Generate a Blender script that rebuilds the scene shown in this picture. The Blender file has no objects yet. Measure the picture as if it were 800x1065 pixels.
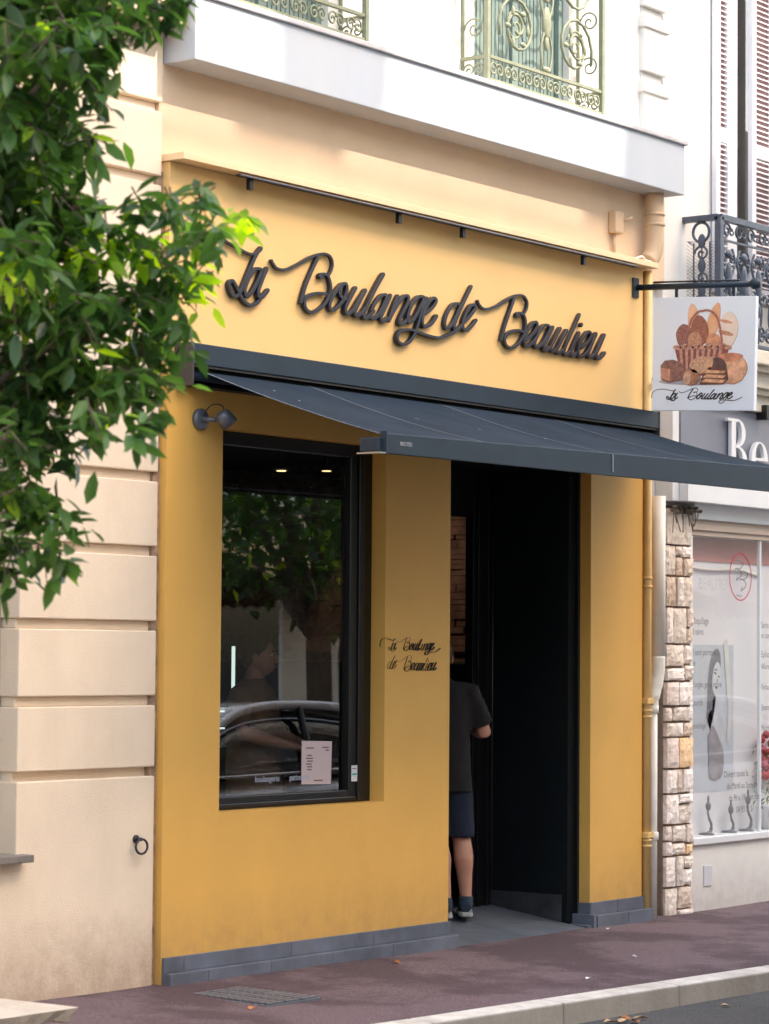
import bpy, bmesh, math, random
from mathutils import Vector, Matrix
R = math.radians
random.seed(7)
sc = bpy.context.scene
COL = sc.collection

# ------------------------------------------------------------------ helpers
class MB:
    """collects geometry in world coordinates for ONE mesh object"""
    def __init__(s): s.v = []; s.f = []; s.smooth = []; s.tone = []
    def add(s, vs, fs, smooth=False, tone=0.5):
        n = len(s.v); s.v += [tuple(v) for v in vs]; s.tone += [tone]*len(vs)
        for f in fs: s.f.append(tuple(i+n for i in f)); s.smooth.append(smooth)
        return s
    def box(s, x0, x1, y0, y1, z0, z1):
        v = [(x0,y0,z0),(x1,y0,z0),(x1,y1,z0),(x0,y1,z0),(x0,y0,z1),(x1,y0,z1),(x1,y1,z1),(x0,y1,z1)]
        return s.add(v, [(0,3,2,1),(4,5,6,7),(0,1,5,4),(1,2,6,5),(2,3,7,6),(3,0,4,7)])
    def hexa(s, v): return s.add(v, [(0,3,2,1),(4,5,6,7),(0,1,5,4),(1,2,6,5),(2,3,7,6),(3,0,4,7)])
    def prism(s, pts, y0, y1):          # polygon in XZ extruded along Y (y0 is the front)
        n = len(pts); v = [(p[0],y0,p[1]) for p in pts]+[(p[0],y1,p[1]) for p in pts]
        f = [tuple(range(n)), tuple(range(2*n-1,n-1,-1))]+[((i+1)%n,i,i+n,(i+1)%n+n) for i in range(n)]
        return s.add(v, f)
    def prismx(s, pts, x0, x1):         # polygon in YZ extruded along X
        n = len(pts); v = [(x0,p[0],p[1]) for p in pts]+[(x1,p[0],p[1]) for p in pts]
        f = [tuple(range(n-1,-1,-1)), tuple(range(n,2*n))]+[(i,(i+1)%n,(i+1)%n+n,i+n) for i in range(n)]
        return s.add(v, f)
    def tube(s, pts, r, seg=8, cap=True):
        pts = [Vector(p) for p in pts]; n = len(pts)
        rs = r if isinstance(r, (list, tuple)) else [r]*n
        vs = []; fs = []; up = Vector((0.02,0.03,1))
        for i, p in enumerate(pts):
            t = (pts[min(i+1,n-1)]-pts[max(i-1,0)])
            t = t.normalized() if t.length > 1e-9 else Vector((0,0,1))
            if i == 0: a = t.orthogonal().normalized()
            else:
                a = pa-t*pa.dot(t)
                a = a.normalized() if a.length > 1e-6 else t.orthogonal().normalized()
            pa = a; b = t.cross(a)
            for k in range(seg):
                q = 2*math.pi*k/seg; vs.append(p+(a*math.cos(q)+b*math.sin(q))*rs[i])
        for i in range(n-1):
            for k in range(seg):
                k2 = (k+1)%seg; fs.append((i*seg+k,i*seg+k2,(i+1)*seg+k2,(i+1)*seg+k))
        if cap: fs.append(tuple(range(seg-1,-1,-1))); fs.append(tuple((n-1)*seg+k for k in range(seg)))
        return s.add(vs, fs, True)
    def ball(s, c, r, seg=12, ring=8):
        rx, ry, rz = r if isinstance(r, (list, tuple)) else (r,r,r)
        vs = [(c[0],c[1],c[2]-rz)]; fs = []
        for i in range(1, ring):
            ph = -math.pi/2+math.pi*i/ring
            for k in range(seg):
                q = 2*math.pi*k/seg; vs.append((c[0]+rx*math.cos(ph)*math.cos(q), c[1]+ry*math.cos(ph)*math.sin(q), c[2]+rz*math.sin(ph)))
        vs.append((c[0],c[1],c[2]+rz)); top = len(vs)-1
        for k in range(seg): fs.append((0,1+(k+1)%seg,1+k)); fs.append((top,1+(ring-2)*seg+k,1+(ring-2)*seg+(k+1)%seg))
        for i in range(ring-2):
            for k in range(seg): fs.append((1+i*seg+k,1+i*seg+(k+1)%seg,1+(i+1)*seg+(k+1)%seg,1+(i+1)*seg+k))
        return s.add(vs, fs, True)
    def lathe(s, prof, c, axis='z', seg=20):     # prof: (radius, height)
        vs = []; fs = []; n = len(prof)
        for r_, h in prof:
            for k in range(seg):
                q = 2*math.pi*k/seg; a, b = r_*math.cos(q), r_*math.sin(q)
                vs.append((c[0]+a,c[1]+b,c[2]+h) if axis == 'z' else ((c[0]+h,c[1]+a,c[2]+b) if axis == 'x' else (c[0]+a,c[1]+h,c[2]+b)))
        for i in range(n-1):
            for k in range(seg): fs.append((i*seg+k,i*seg+(k+1)%seg,(i+1)*seg+(k+1)%seg,(i+1)*seg+k))
        fs.append(tuple(range(seg-1,-1,-1))); fs.append(tuple((n-1)*seg+k for k in range(seg)))
        return s.add(vs, fs, True)
    def ribbon(s, pts, w, y, th, taper=True):
        """calligraphic stroke in XZ: rounded front, flat back; w = width or list"""
        n = len(pts); ws = w if isinstance(w, list) else [w]*n
        vs = []; fs = []
        for i, p in enumerate(pts):
            a = pts[max(i-1,0)]; b = pts[min(i+1,n-1)]
            tx, tz = b[0]-a[0], b[1]-a[1]; L = math.hypot(tx,tz) or 1; nx, nz = -tz/L, tx/L
            h = ws[i]/2; yy = y-0.0012*i/n
            if i in (0,n-1) and taper: h *= .75
            for o, dy in ((-1,th),(-1,.0012),(-.88,0),(.88,0),(1,.0012),(1,th)):
                vs.append((p[0]+nx*h*o, yy+dy, p[1]+nz*h*o))
        for i in range(n-1):
            for k in range(6):
                k2 = (k+1)%6; fs.append((i*6+k,i*6+k2,(i+1)*6+k2,(i+1)*6+k))
        fs.append((5,4,3,2,1,0)); fs.append(tuple((n-1)*6+k for k in range(6)))
        return s.add(vs, fs)
    def xform(s, M):
        s.v = [tuple(M @ Vector(v)) for v in s.v]; return s
    def build(s, name, mat, parent=None, bevel=0, tone=False, fix=True, seg=2):
        me = bpy.data.meshes.new(name)
        off = world_of(parent) if parent else Vector((0,0,0))
        me.from_pydata([tuple(Vector(v)-off) for v in s.v], [], s.f); me.update()
        me.polygons.foreach_set('use_smooth', s.smooth)
        if fix and len(s.f) < 60000:
            bm = bmesh.new(); bm.from_mesh(me); bmesh.ops.recalc_face_normals(bm, faces=bm.faces); bm.to_mesh(me); bm.free()
        if tone:
            at = me.attributes.new('tone', 'FLOAT', 'POINT'); at.data.foreach_set('value', s.tone)
        me.materials.append(mat)
        o = bpy.data.objects.new(name, me); COL.objects.link(o)
        if parent: o.parent = parent
        if bevel:
            b = o.modifiers.new('bevel', 'BEVEL'); b.width = bevel; b.segments = seg; b.limit_method = 'ANGLE'; b.angle_limit = R(40); b.harden_normals = False
        return o
def world_of(o):
    v = Vector((0,0,0))
    while o: v += Vector(o.location); o = o.parent
    return v
def thing(name, label, cat, loc=(0,0,0), group=None):
    o = bpy.data.objects.new(name, None); COL.objects.link(o); o.location = loc; o.empty_display_size = .1
    return tag(o, label, cat, group)
def tag(o, label, cat, group=None, kind=None):
    if label: o['label'] = label
    if cat: o['category'] = cat
    if group: o['group'] = group
    if kind: o['kind'] = kind
    return o
def cr(pts, k=5):                      # catmull-rom
    P = [pts[0]]+list(pts)+[pts[-1]]; out = []
    for i in range(1, len(P)-2):
        p0,p1,p2,p3 = P[i-1],P[i],P[i+1],P[i+2]
        for j in range(k):
            t = j/k
            out.append(tuple(.5*((2*p1[d])+(-p0[d]+p2[d])*t+(2*p0[d]-5*p1[d]+4*p2[d]-p3[d])*t*t+(-p0[d]+3*p1[d]-3*p2[d]+p3[d])*t**3) for d in range(len(p1))))
    out.append(tuple(P[-2])); return out

# ------------------------------------------------------------------ materials
def mat(name, col, rough=.7, var=.12, scale=6, bump=0, bscale=60, metal=0, spec=.5, stain=0, scol=None, coat=0, col2=None, bdist=.01, stretch=None):
    m = bpy.data.materials.new(name); m.use_nodes = True; nt = m.node_tree; N = nt.nodes; L = nt.links
    b = N['Principled BSDF']; b.inputs['Roughness'].default_value = rough; b.inputs['Metallic'].default_value = metal
    b.inputs['Specular IOR Level'].default_value = spec; b.inputs['Coat Weight'].default_value = coat
    tc = N.new('ShaderNodeTexCoord'); src = tc.outputs['Object']
    if stretch:
        mp = N.new('ShaderNodeMapping'); mp.inputs['Scale'].default_value = stretch; L.new(src, mp.inputs['Vector']); src = mp.outputs['Vector']
    n1 = N.new('ShaderNodeTexNoise'); n1.inputs['Scale'].default_value = scale; n1.inputs['Detail'].default_value = 6; n1.inputs['Roughness'].default_value = .6
    L.new(src, n1.inputs['Vector'])
    r = N.new('ShaderNodeValToRGB'); r.color_ramp.elements[0].position = .3; r.color_ramp.elements[1].position = .7
    lo = tuple(c*(1-var) for c in col); hi = tuple(min(1,c*(1+var)) for c in (col2 or col))
    r.color_ramp.elements[0].color = (*lo,1); r.color_ramp.elements[1].color = (*hi,1)
    L.new(n1.outputs['Fac'], r.inputs['Fac']); out = r.outputs['Color']
    if stain:
        n2 = N.new('ShaderNodeTexNoise'); n2.inputs['Scale'].default_value = 1.3; n2.inputs['Detail'].default_value = 8; n2.inputs['Roughness'].default_value = .7
        mp = N.new('ShaderNodeMapping'); mp.inputs['Scale'].default_value = (1.6,1.6,.5); L.new(tc.outputs['Object'], mp.inputs['Vector']); L.new(mp.outputs['Vector'], n2.inputs['Vector'])
        r2 = N.new('ShaderNodeValToRGB'); r2.color_ramp.elements[0].position = .45; r2.color_ramp.elements[1].position = .72
        r2.color_ramp.elements[0].color = (0,0,0,1); r2.color_ramp.elements[1].color = (stain,)*3+(1,)
        L.new(n2.outputs['Fac'], r2.inputs['Fac'])
        mx = N.new('ShaderNodeMix'); mx.data_type = 'RGBA'; L.new(r2.outputs['Color'], mx.inputs[0]); L.new(out, mx.inputs[6])
        mx.inputs[7].default_value = (*(scol or tuple(c*.5 for c in col)),1); out = mx.outputs[2]
    L.new(out, b.inputs['Base Color'])
    if bump:
        n3 = N.new('ShaderNodeTexNoise'); n3.inputs['Scale'].default_value = bscale; n3.inputs['Detail'].default_value = 4
        L.new(src, n3.inputs['Vector'])
        bp_ = N.new('ShaderNodeBump'); bp_.inputs['Strength'].default_value = bump; bp_.inputs['Distance'].default_value = bdist
        L.new(n3.outputs['Fac'], bp_.inputs['Height']); L.new(bp_.outputs['Normal'], b.inputs['Normal'])
    return m
def emis(name, col, s):
    m = bpy.data.materials.new(name); m.use_nodes = True; b = m.node_tree.nodes['Principled BSDF']
    b.inputs['Base Color'].default_value = (*col,1); b.inputs['Emission Color'].default_value = (*col,1); b.inputs['Emission Strength'].default_value = s
    n = m.node_tree.nodes.new('ShaderNodeTexNoise'); n.inputs['Scale'].default_value = 30; m.node_tree.links.new(n.outputs['Fac'], b.inputs['Roughness'])
    return m
def glass(name, ior=1.7, tint=(.97,.98,.98), rough=0.0):
    m = bpy.data.materials.new(name); m.use_nodes = True; nt = m.node_tree; N = nt.nodes; L = nt.links
    for n in list(N): N.remove(n)
    o = N.new('ShaderNodeOutputMaterial'); mx = N.new('ShaderNodeMixShader'); f = N.new('ShaderNodeFresnel'); f.inputs['IOR'].default_value = ior
    ge = N.new('ShaderNodeNewGeometry'); mi = N.new('ShaderNodeMix'); mi.inputs[2].default_value = ior; mi.inputs[3].default_value = 1/ior   # thin pane: same reflectance from both sides
    L.new(ge.outputs['Backfacing'], mi.inputs[0]); L.new(mi.outputs[0], f.inputs['IOR'])
    t = N.new('ShaderNodeBsdfTransparent'); t.inputs['Color'].default_value = (*tint,1); g = N.new('ShaderNodeBsdfGlossy'); g.inputs['Roughness'].default_value = rough
    nz = N.new('ShaderNodeTexNoise'); nz.inputs['Scale'].default_value = 1.2; bmp = N.new('ShaderNodeBump'); bmp.inputs['Strength'].default_value = .02; bmp.inputs['Distance'].default_value = .02
    L.new(nz.outputs['Fac'], bmp.inputs['Height']); L.new(bmp.outputs['Normal'], g.inputs['Normal'])
    L.new(f.outputs['Fac'], mx.inputs[0]); L.new(t.outputs[0], mx.inputs[1]); L.new(g.outputs[0], mx.inputs[2]); L.new(mx.outputs[0], o.inputs[0])
    return m
def leafmat(name, dark, light, glow):
    m = bpy.data.materials.new(name); m.use_nodes = True; nt = m.node_tree; N = nt.nodes; L = nt.links
    b = N['Principled BSDF']; b.inputs['Roughness'].default_value = .38; o = N['Material Output']
    a = N.new('ShaderNodeAttribute'); a.attribute_name = 'tone'
    r = N.new('ShaderNodeValToRGB'); e = r.color_ramp.elements
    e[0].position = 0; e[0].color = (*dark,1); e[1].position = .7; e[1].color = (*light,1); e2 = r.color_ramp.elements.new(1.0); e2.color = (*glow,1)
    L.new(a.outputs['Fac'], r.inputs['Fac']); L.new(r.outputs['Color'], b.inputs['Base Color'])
    t = N.new('ShaderNodeBsdfTranslucent'); mx = N.new('ShaderNodeMixShader')
    hs = N.new('ShaderNodeHueSaturation'); hs.inputs['Value'].default_value = 2.2; hs.inputs['Saturation'].default_value = 1.15; hs.inputs['Hue'].default_value = .485
    L.new(r.outputs['Color'], hs.inputs['Color']); L.new(hs.outputs['Color'], t.inputs['Color'])
    mp = N.new('ShaderNodeMapRange'); mp.inputs['To Min'].default_value = .28; mp.inputs['To Max'].default_value = .6; L.new(a.outputs['Fac'], mp.inputs['Value'])
    L.new(mp.outputs['Result'], mx.inputs[0]); L.new(b.outputs[0], mx.inputs[1]); L.new(t.outputs[0], mx.inputs[2]); L.new(mx.outputs[0], o.inputs[0])
    return m

M = {}
M['yellow'] = mat('ochre cladding paint', (.76,.43,.10), .55, .05, 1.8, stain=.22, scol=(.62,.345,.085), bump=.3, bscale=90, bdist=.002, spec=.35)
M['fascia'] = mat('ochre fascia with painted light', (.84,.54,.215), .55, .03, 1.2, bump=.12, bscale=90, bdist=.002, spec=.35)  # cladding ochre made paler: brighter light above the awning painted into the colour
M['ledge'] = mat('peach ledge paint', (.84,.62,.36), .6, .04, 3, bump=.1, bscale=70, bdist=.002)
M['stucco'] = mat('beige stucco', (.82,.68,.52), .9, .05, 2.5, bump=.55, bscale=140, bdist=.004, stain=.30, scol=(.62,.46,.34))
M['stucco_up'] = mat('cream stucco', (.76,.57,.39), .9, .05, 2, bump=.4, bscale=140, bdist=.003, stain=.2, scol=(.66,.46,.30))
M['white_wall'] = mat('white render', (.80,.77,.72), .85, .04, 2, bump=.3, bscale=110, bdist=.003, stain=.25, scol=(.68,.63,.58))
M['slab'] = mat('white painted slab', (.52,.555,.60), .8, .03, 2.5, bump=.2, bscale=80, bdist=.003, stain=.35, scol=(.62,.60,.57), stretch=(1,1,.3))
M['tile'] = mat('grey slate tile', (.11,.125,.16), .55, .45, 2.4, bump=.3, bscale=40, bdist=.003, stain=.35, scol=(.20,.20,.22))
M['floor_tile'] = mat('slate threshold tile', (.12,.135,.16), .4, .25, 5, bump=.25, bscale=30, bdist=.003, stain=.4, scol=(.07,.07,.075))
M['black'] = mat('black frame lacquer', (.006,.006,.007), .35, .3, 8)
M['panel'] = mat('blue black door panel', (.0035,.0065,.0085), .6, .25, 5, bump=.05, spec=.25)
M['anthra'] = mat('anthracite aluminium', (.016,.029,.045), .5, .12, 5, spec=.35)
M['anthra_end'] = mat('brown grey end cap', (.045,.038,.036), .5, .12, 6)
M['canvas'] = mat('navy grey awning canvas', (.017,.029,.046), .95, .18, 3, bump=.25, bscale=500, bdist=.001, spec=.12, stain=.3, scol=(.05,.058,.07))
M['canvas_light'] = mat('worn canvas seam', (.30,.32,.34), .85, .1, 30)
M['letter'] = mat('dark slate letter acrylic', (.014,.015,.024), .45, .15, 20)
M['decal'] = mat('black vinyl', (.012,.011,.012), .5, .1, 20)
M['rail_g'] = mat('olive painted iron', (.25,.265,.17), .55, .2, 12, bump=.2, bscale=60, stain=.3, scol=(.45,.42,.28))
M['rail_d'] = mat('blue black painted iron', (.065,.08,.11), .45, .25, 12, bump=.2, bscale=60, stain=.3, scol=(.10,.12,.15))
M['shut_g'] = mat('green shutter paint', (.20,.265,.235), .6, .15, 6)
M['shut_w'] = mat('white shutter paint', (.75,.72,.74), .6, .06, 6)
M['shut_back'] = mat('dusty pink louvre paint', (.42,.27,.27), .7, .1, 6)
M['cream'] = mat('cream pipe enamel', (.84,.81,.74), .45, .05, 5, stain=.25, scol=(.5,.44,.35))
M['ypipe'] = mat('ochre pipe paint', (.74,.50,.20), .45, .08, 8, stain=.3, scol=(.42,.26,.10))
M['bpipe'] = mat('beige pipe paint', (.62,.44,.28), .6, .08, 6, stain=.4, scol=(.35,.24,.16))
M['iron'] = mat('weathered iron', (.05,.045,.05), .5, .3, 25, metal=.6, bump=.3)
M['grey_plastic'] = mat('grey lamp metal', (.13,.14,.165), .4, .15, 10, metal=.3)
M['stone_a'] = mat('pale cut stone', (.78,.73,.67), .9, .14, 9, bump=.8, bscale=28, bdist=.02, stain=.45, scol=(.52,.36,.22))
M['stone_g'] = mat('dark stone joint mortar', (.22,.16,.12), .95, .2, 12, bump=.5)
M['kerb'] = mat('pale granite kerb', (.66,.62,.56), .85, .15, 9, bump=.5, bscale=40, bdist=.006, stain=.55, scol=(.25,.20,.15))
M['slabstone'] = mat('pale limestone slab', (.62,.56,.48), .9, .1, 6, bump=.6, bscale=25, bdist=.01, stain=.4, scol=(.42,.33,.25))
M['wood'] = mat('shop wood', (.10,.045,.02), .5, .3, 5, stretch=(1,1,8))
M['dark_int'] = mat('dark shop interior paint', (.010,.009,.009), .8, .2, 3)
M['white_int'] = mat('white plastic', (.75,.75,.75), .4, .03, 5)
M['bread'] = mat('golden crust', (.52,.20,.05), .6, .5, 14, bump=.5, bscale=30)
M['led'] = emis('cool led strip', (.80,1,.90), 1.3)
M['led_w'] = emis('warm led strip', (1,.72,.35), 3.0)
M['glass'] = glass('shop window glass', 2.7, (.80,.82,.82))
M['glass2'] = glass('neighbour window glass', 2.0)
M['grey_fascia'] = mat('blue grey fascia panel', (.20,.21,.26), .4, .08, 2, spec=.5, stain=.2, scol=(.33,.32,.35))
M['white_al'] = mat('white aluminium', (.78,.79,.80), .35, .03, 3)
M['trunk'] = mat('grey brown bark', (.13,.10,.075), .95, .35, 9, bump=1, bscale=22, bdist=.03, stretch=(1,1,.25))
M['leaf'] = leafmat('glossy evergreen leaf', (.018,.05,.015), (.095,.205,.045), (.40,.60,.07))
M['opp'] = mat('warm opposite facade', (.70,.60,.48), .9, .06, 1, bump=.2, stain=.3, scol=(.5,.38,.28))
M['opp_w'] = mat('white opposite facade', (.70,.68,.64), .9, .05, 1, stain=.2)
M['silver'] = mat('silver car paint', (.74,.76,.80), .3, .03, 2, metal=.1, coat=1)
M['whitecar'] = mat('white car paint', (.78,.78,.78), .25, .02, 2, coat=1)
M['tyre'] = mat('tyre rubber', (.02,.02,.02), .85, .2, 20)
M['carglass'] = mat('tinted car glass', (.01,.012,.015), .05, .1, 2, spec=1)
M['chrome'] = mat('chrome trim', (.7,.7,.7), .15, .03, 5, metal=1)
M['red'] = mat('red lamp plastic', (.4,.02,.02), .3, .1, 5)
M['skin'] = mat('skin', (.55,.28,.19), .55, .08, 12, bump=.1, bscale=80, bdist=.002)
M['tshirt'] = mat('charcoal jersey', (.013,.011,.011), .9, .2, 5, bump=.4, bscale=18, bdist=.012)
M['shorts'] = mat('navy cotton', (.014,.020,.040), .9, .2, 6, bump=.4, bscale=20, bdist=.01)
M['shoe'] = mat('navy shoe mesh', (.02,.04,.065), .8, .2, 20, bump=.3)
M['sole'] = mat('white shoe sole', (.38,.39,.39), .6, .08, 20)
M['hair'] = mat('brown hair', (.075,.045,.025), .6, .4, 40, bump=.8, bscale=120, bdist=.004)
M['apron'] = mat('tan apron linen', (.24,.14,.08), .85, .12, 8, bump=.3, bscale=25)
M['paper'] = mat('pale pink paper', (.62,.50,.50), .8, .04, 5)
M['ink'] = mat('grey print ink', (.16,.15,.16), .8, .1, 30)

# grime on the upright faces of the kerb stones and the loose slab
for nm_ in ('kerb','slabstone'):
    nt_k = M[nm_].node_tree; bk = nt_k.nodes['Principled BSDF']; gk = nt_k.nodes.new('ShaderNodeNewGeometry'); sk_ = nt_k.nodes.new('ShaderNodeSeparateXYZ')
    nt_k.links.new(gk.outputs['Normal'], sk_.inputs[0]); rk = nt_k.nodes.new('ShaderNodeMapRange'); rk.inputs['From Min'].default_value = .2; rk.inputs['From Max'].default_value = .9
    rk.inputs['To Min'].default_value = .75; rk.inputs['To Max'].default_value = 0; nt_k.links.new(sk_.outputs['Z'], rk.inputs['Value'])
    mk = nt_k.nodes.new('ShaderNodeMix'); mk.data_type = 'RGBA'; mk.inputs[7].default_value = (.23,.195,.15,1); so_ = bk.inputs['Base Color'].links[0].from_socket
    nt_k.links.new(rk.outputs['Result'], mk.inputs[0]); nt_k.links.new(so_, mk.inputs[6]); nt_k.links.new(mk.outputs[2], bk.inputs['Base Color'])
# splash dirt low on the walls: noise-broken band that fades upwards
def grime(nm_, ztop, col, amt):
    n_ = M[nm_].node_tree; b_ = n_.nodes['Principled BSDF']; t_ = n_.nodes.new('ShaderNodeTexCoord'); s_ = n_.nodes.new('ShaderNodeSeparateXYZ'); n_.links.new(t_.outputs['Object'], s_.inputs[0])
    r_ = n_.nodes.new('ShaderNodeMapRange'); r_.inputs['From Min'].default_value = 0; r_.inputs['From Max'].default_value = ztop; r_.inputs['To Min'].default_value = 1; r_.inputs['To Max'].default_value = 0; n_.links.new(s_.outputs['Z'], r_.inputs['Value'])
    w_ = n_.nodes.new('ShaderNodeTexNoise'); w_.inputs['Scale'].default_value = 9; w_.inputs['Detail'].default_value = 9; w_.inputs['Roughness'].default_value = .75; n_.links.new(t_.outputs['Object'], w_.inputs['Vector'])
    p_ = n_.nodes.new('ShaderNodeMath'); p_.operation = 'MULTIPLY'; n_.links.new(r_.outputs['Result'], p_.inputs[0]); n_.links.new(w_.outputs['Fac'], p_.inputs[1])
    q_ = n_.nodes.new('ShaderNodeMapRange'); q_.inputs['From Min'].default_value = .12; q_.inputs['From Max'].default_value = .55; q_.inputs['To Max'].default_value = amt; n_.links.new(p_.outputs[0], q_.inputs['Value'])
    m_ = n_.nodes.new('ShaderNodeMix'); m_.data_type = 'RGBA'; m_.inputs[7].default_value = (*col,1); o_ = b_.inputs['Base Color'].links[0].from_socket
    n_.links.new(q_.outputs['Result'], m_.inputs[0]); n_.links.new(o_, m_.inputs[6]); n_.links.new(m_.outputs[2], b_.inputs['Base Color'])
grime('yellow', .55, (.36,.22,.09), .55); grime('stucco', .5, (.42,.30,.21), .8); grime('white_wall', .35, (.45,.40,.36), .6)
# bird and dust specks as small bright cells in the canvas weave
cm = M['canvas'].node_tree; cb_ = cm.nodes['Principled BSDF']; vo = cm.nodes.new('ShaderNodeTexVoronoi'); vo.inputs['Scale'].default_value = 5.5
tcn = cm.nodes.new('ShaderNodeTexCoord'); cm.links.new(tcn.outputs['Object'], vo.inputs['Vector'])
lt = cm.nodes.new('ShaderNodeMath'); lt.operation = 'LESS_THAN'; lt.inputs[1].default_value = .035; cm.links.new(vo.outputs['Distance'], lt.inputs[0])
cmx = cm.nodes.new('ShaderNodeMix'); cmx.data_type = 'RGBA'; cmx.inputs[7].default_value = (.5,.5,.5,1); src_ = cb_.inputs['Base Color'].links[0].from_socket
cm.links.new(lt.outputs[0], cmx.inputs[0]); cm.links.new(src_, cmx.inputs[6]); cm.links.new(cmx.outputs[2], cb_.inputs['Base Color'])
# asphalt: two real layers of aggregate tone, worn patches
def asphalt(name, a, b, patch):
    m = bpy.data.materials.new(name); m.use_nodes = True; nt = m.node_tree; N = nt.nodes; L = nt.links
    bs = N['Principled BSDF']; bs.inputs['Roughness'].default_value = .85
    tc = N.new('ShaderNodeTexCoord')
    v = N.new('ShaderNodeTexNoise'); v.inputs['Scale'].default_value = 150; v.inputs['Detail'].default_value = 3
    w = N.new('ShaderNodeTexNoise'); w.inputs['Scale'].default_value = 1.1; w.inputs['Detail'].default_value = 7; w.inputs['Roughness'].default_value = .62
    w2 = N.new('ShaderNodeTexNoise'); w2.inputs['Scale'].default_value = 22; w2.inputs['Detail'].default_value = 5
    for n in (v,w,w2): L.new(tc.outputs['Object'], n.inputs['Vector'])
    r = N.new('ShaderNodeValToRGB'); r.color_ramp.elements[0].position = .36; r.color_ramp.elements[1].position = .66; r.color_ramp.elements[0].color = (*a,1); r.color_ramp.elements[1].color = (*b,1)
    L.new(v.outputs['Fac'], r.inputs['Fac'])
    r2 = N.new('ShaderNodeValToRGB'); r2.color_ramp.elements[0].position = .46; r2.color_ramp.elements[1].position = .56; r2.color_ramp.elements[0].color = (0,0,0,1); r2.color_ramp.elements[1].color = (.75,.75,.75,1)
    L.new(w.outputs['Fac'], r2.inputs['Fac'])
    mx = N.new('ShaderNodeMix'); mx.data_type = 'RGBA'; mx.blend_type = 'MULTIPLY'; L.new(r2.outputs['Color'], mx.inputs[0]); L.new(r.outputs['Color'], mx.inputs[6]); mx.inputs[7].default_value = (*patch,1)
    r3 = N.new('ShaderNodeValToRGB'); r3.color_ramp.elements[0].color = (.8,.8,.8,1); r3.color_ramp.elements[1].color = (1.15,1.15,1.15,1); L.new(w2.outputs['Fac'], r3.inputs['Fac'])
    m2 = N.new('ShaderNodeMix'); m2.data_type = 'RGBA'; m2.blend_type = 'MULTIPLY'; m2.inputs[0].default_value = 1; L.new(mx.outputs[2], m2.inputs[6]); L.new(r3.outputs['Color'], m2.inputs[7])
    L.new(m2.outputs[2], bs.inputs['Base Color'])
    bp_ = N.new('ShaderNodeBump'); bp_.inputs['Strength'].default_value = .6; bp_.inputs['Distance'].default_value = .009
    L.new(v.outputs['Fac'], bp_.inputs['Height']); L.new(bp_.outputs['Normal'], bs.inputs['Normal'])
    return m
M['pave'] = asphalt('red brown pavement asphalt', (.078,.046,.053), (.222,.155,.168), (.40,.32,.35))
M['road'] = asphalt('grey road asphalt', (.035,.035,.037), (.12,.115,.11), (.7,.7,.7))

# ------------------------------------------------------------------ camera, light, world
cam_d = bpy.data.cameras.new('camera'); cam = bpy.data.objects.new('camera', cam_d); COL.objects.link(cam); sc.camera = cam
yaw, pitch, roll = R(53.653), R(2.999), R(.442)
Fw = Vector((math.sin(yaw)*math.cos(pitch), math.cos(yaw)*math.cos(pitch), math.sin(pitch)))
r0 = Vector((math.cos(yaw), -math.sin(yaw), 0)); u0 = r0.cross(Fw)
Rt = math.cos(roll)*r0+math.sin(roll)*u0; Up = math.cos(roll)*u0-math.sin(roll)*r0
cam.matrix_world = Matrix(((Rt.x,Up.x,-Fw.x,-10.193),(Rt.y,Up.y,-Fw.y,-8.845),(Rt.z,Up.z,-Fw.z,1.6),(0,0,0,1)))
cam_d.sensor_fit = 'HORIZONTAL'; cam_d.sensor_width = 36; cam_d.lens = 36*2826.58/800
cam_d.clip_start = .1; cam_d.clip_end = 1000
cam_d.dof.use_dof = True; cam_d.dof.focus_distance = 15.0; cam_d.dof.aperture_fstop = 5.0
sd = Vector((.38,-1,.94)).normalized()
sun_d = bpy.data.lights.new('sun', 'SUN'); sun_d.energy = 5; sun_d.angle = R(.42); sun_d.color = (1,.93,.82)
sun = bpy.data.objects.new('sun', sun_d); COL.objects.link(sun); sun.location = (20,-40,38)
sun.rotation_euler = sd.to_track_quat('Z','Y').to_euler()
w = bpy.data.worlds.new('World'); sc.world = w; w.use_nodes = True
sk = w.node_tree.nodes.new('ShaderNodeTexSky'); sk.sky_type = 'NISHITA'; sk.sun_disc = False
sk.sun_elevation = math.asin(sd.z); sk.sun_rotation = math.atan2(sd.x, sd.y); sk.air_density = 1.0; sk.dust_density = 2.5; sk.ozone_density = 1
bg = w.node_tree.nodes['Background']; wm = w.node_tree.nodes.new('ShaderNodeMix'); wm.data_type = 'RGBA'; wm.blend_type = 'MULTIPLY'; wm.inputs[0].default_value = 1; wm.inputs[7].default_value = (1.12,1.0,.84,1)   # hazy, slightly warm sky
w.node_tree.links.new(sk.outputs[0], wm.inputs[6]); w.node_tree.links.new(wm.outputs[2], bg.inputs[0]); bg.inputs[1].default_value = 0.92
sc.view_settings.view_transform = 'Standard'; sc.view_settings.look = 'None'; sc.view_settings.exposure = 0; sc.view_settings.gamma = 1

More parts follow.
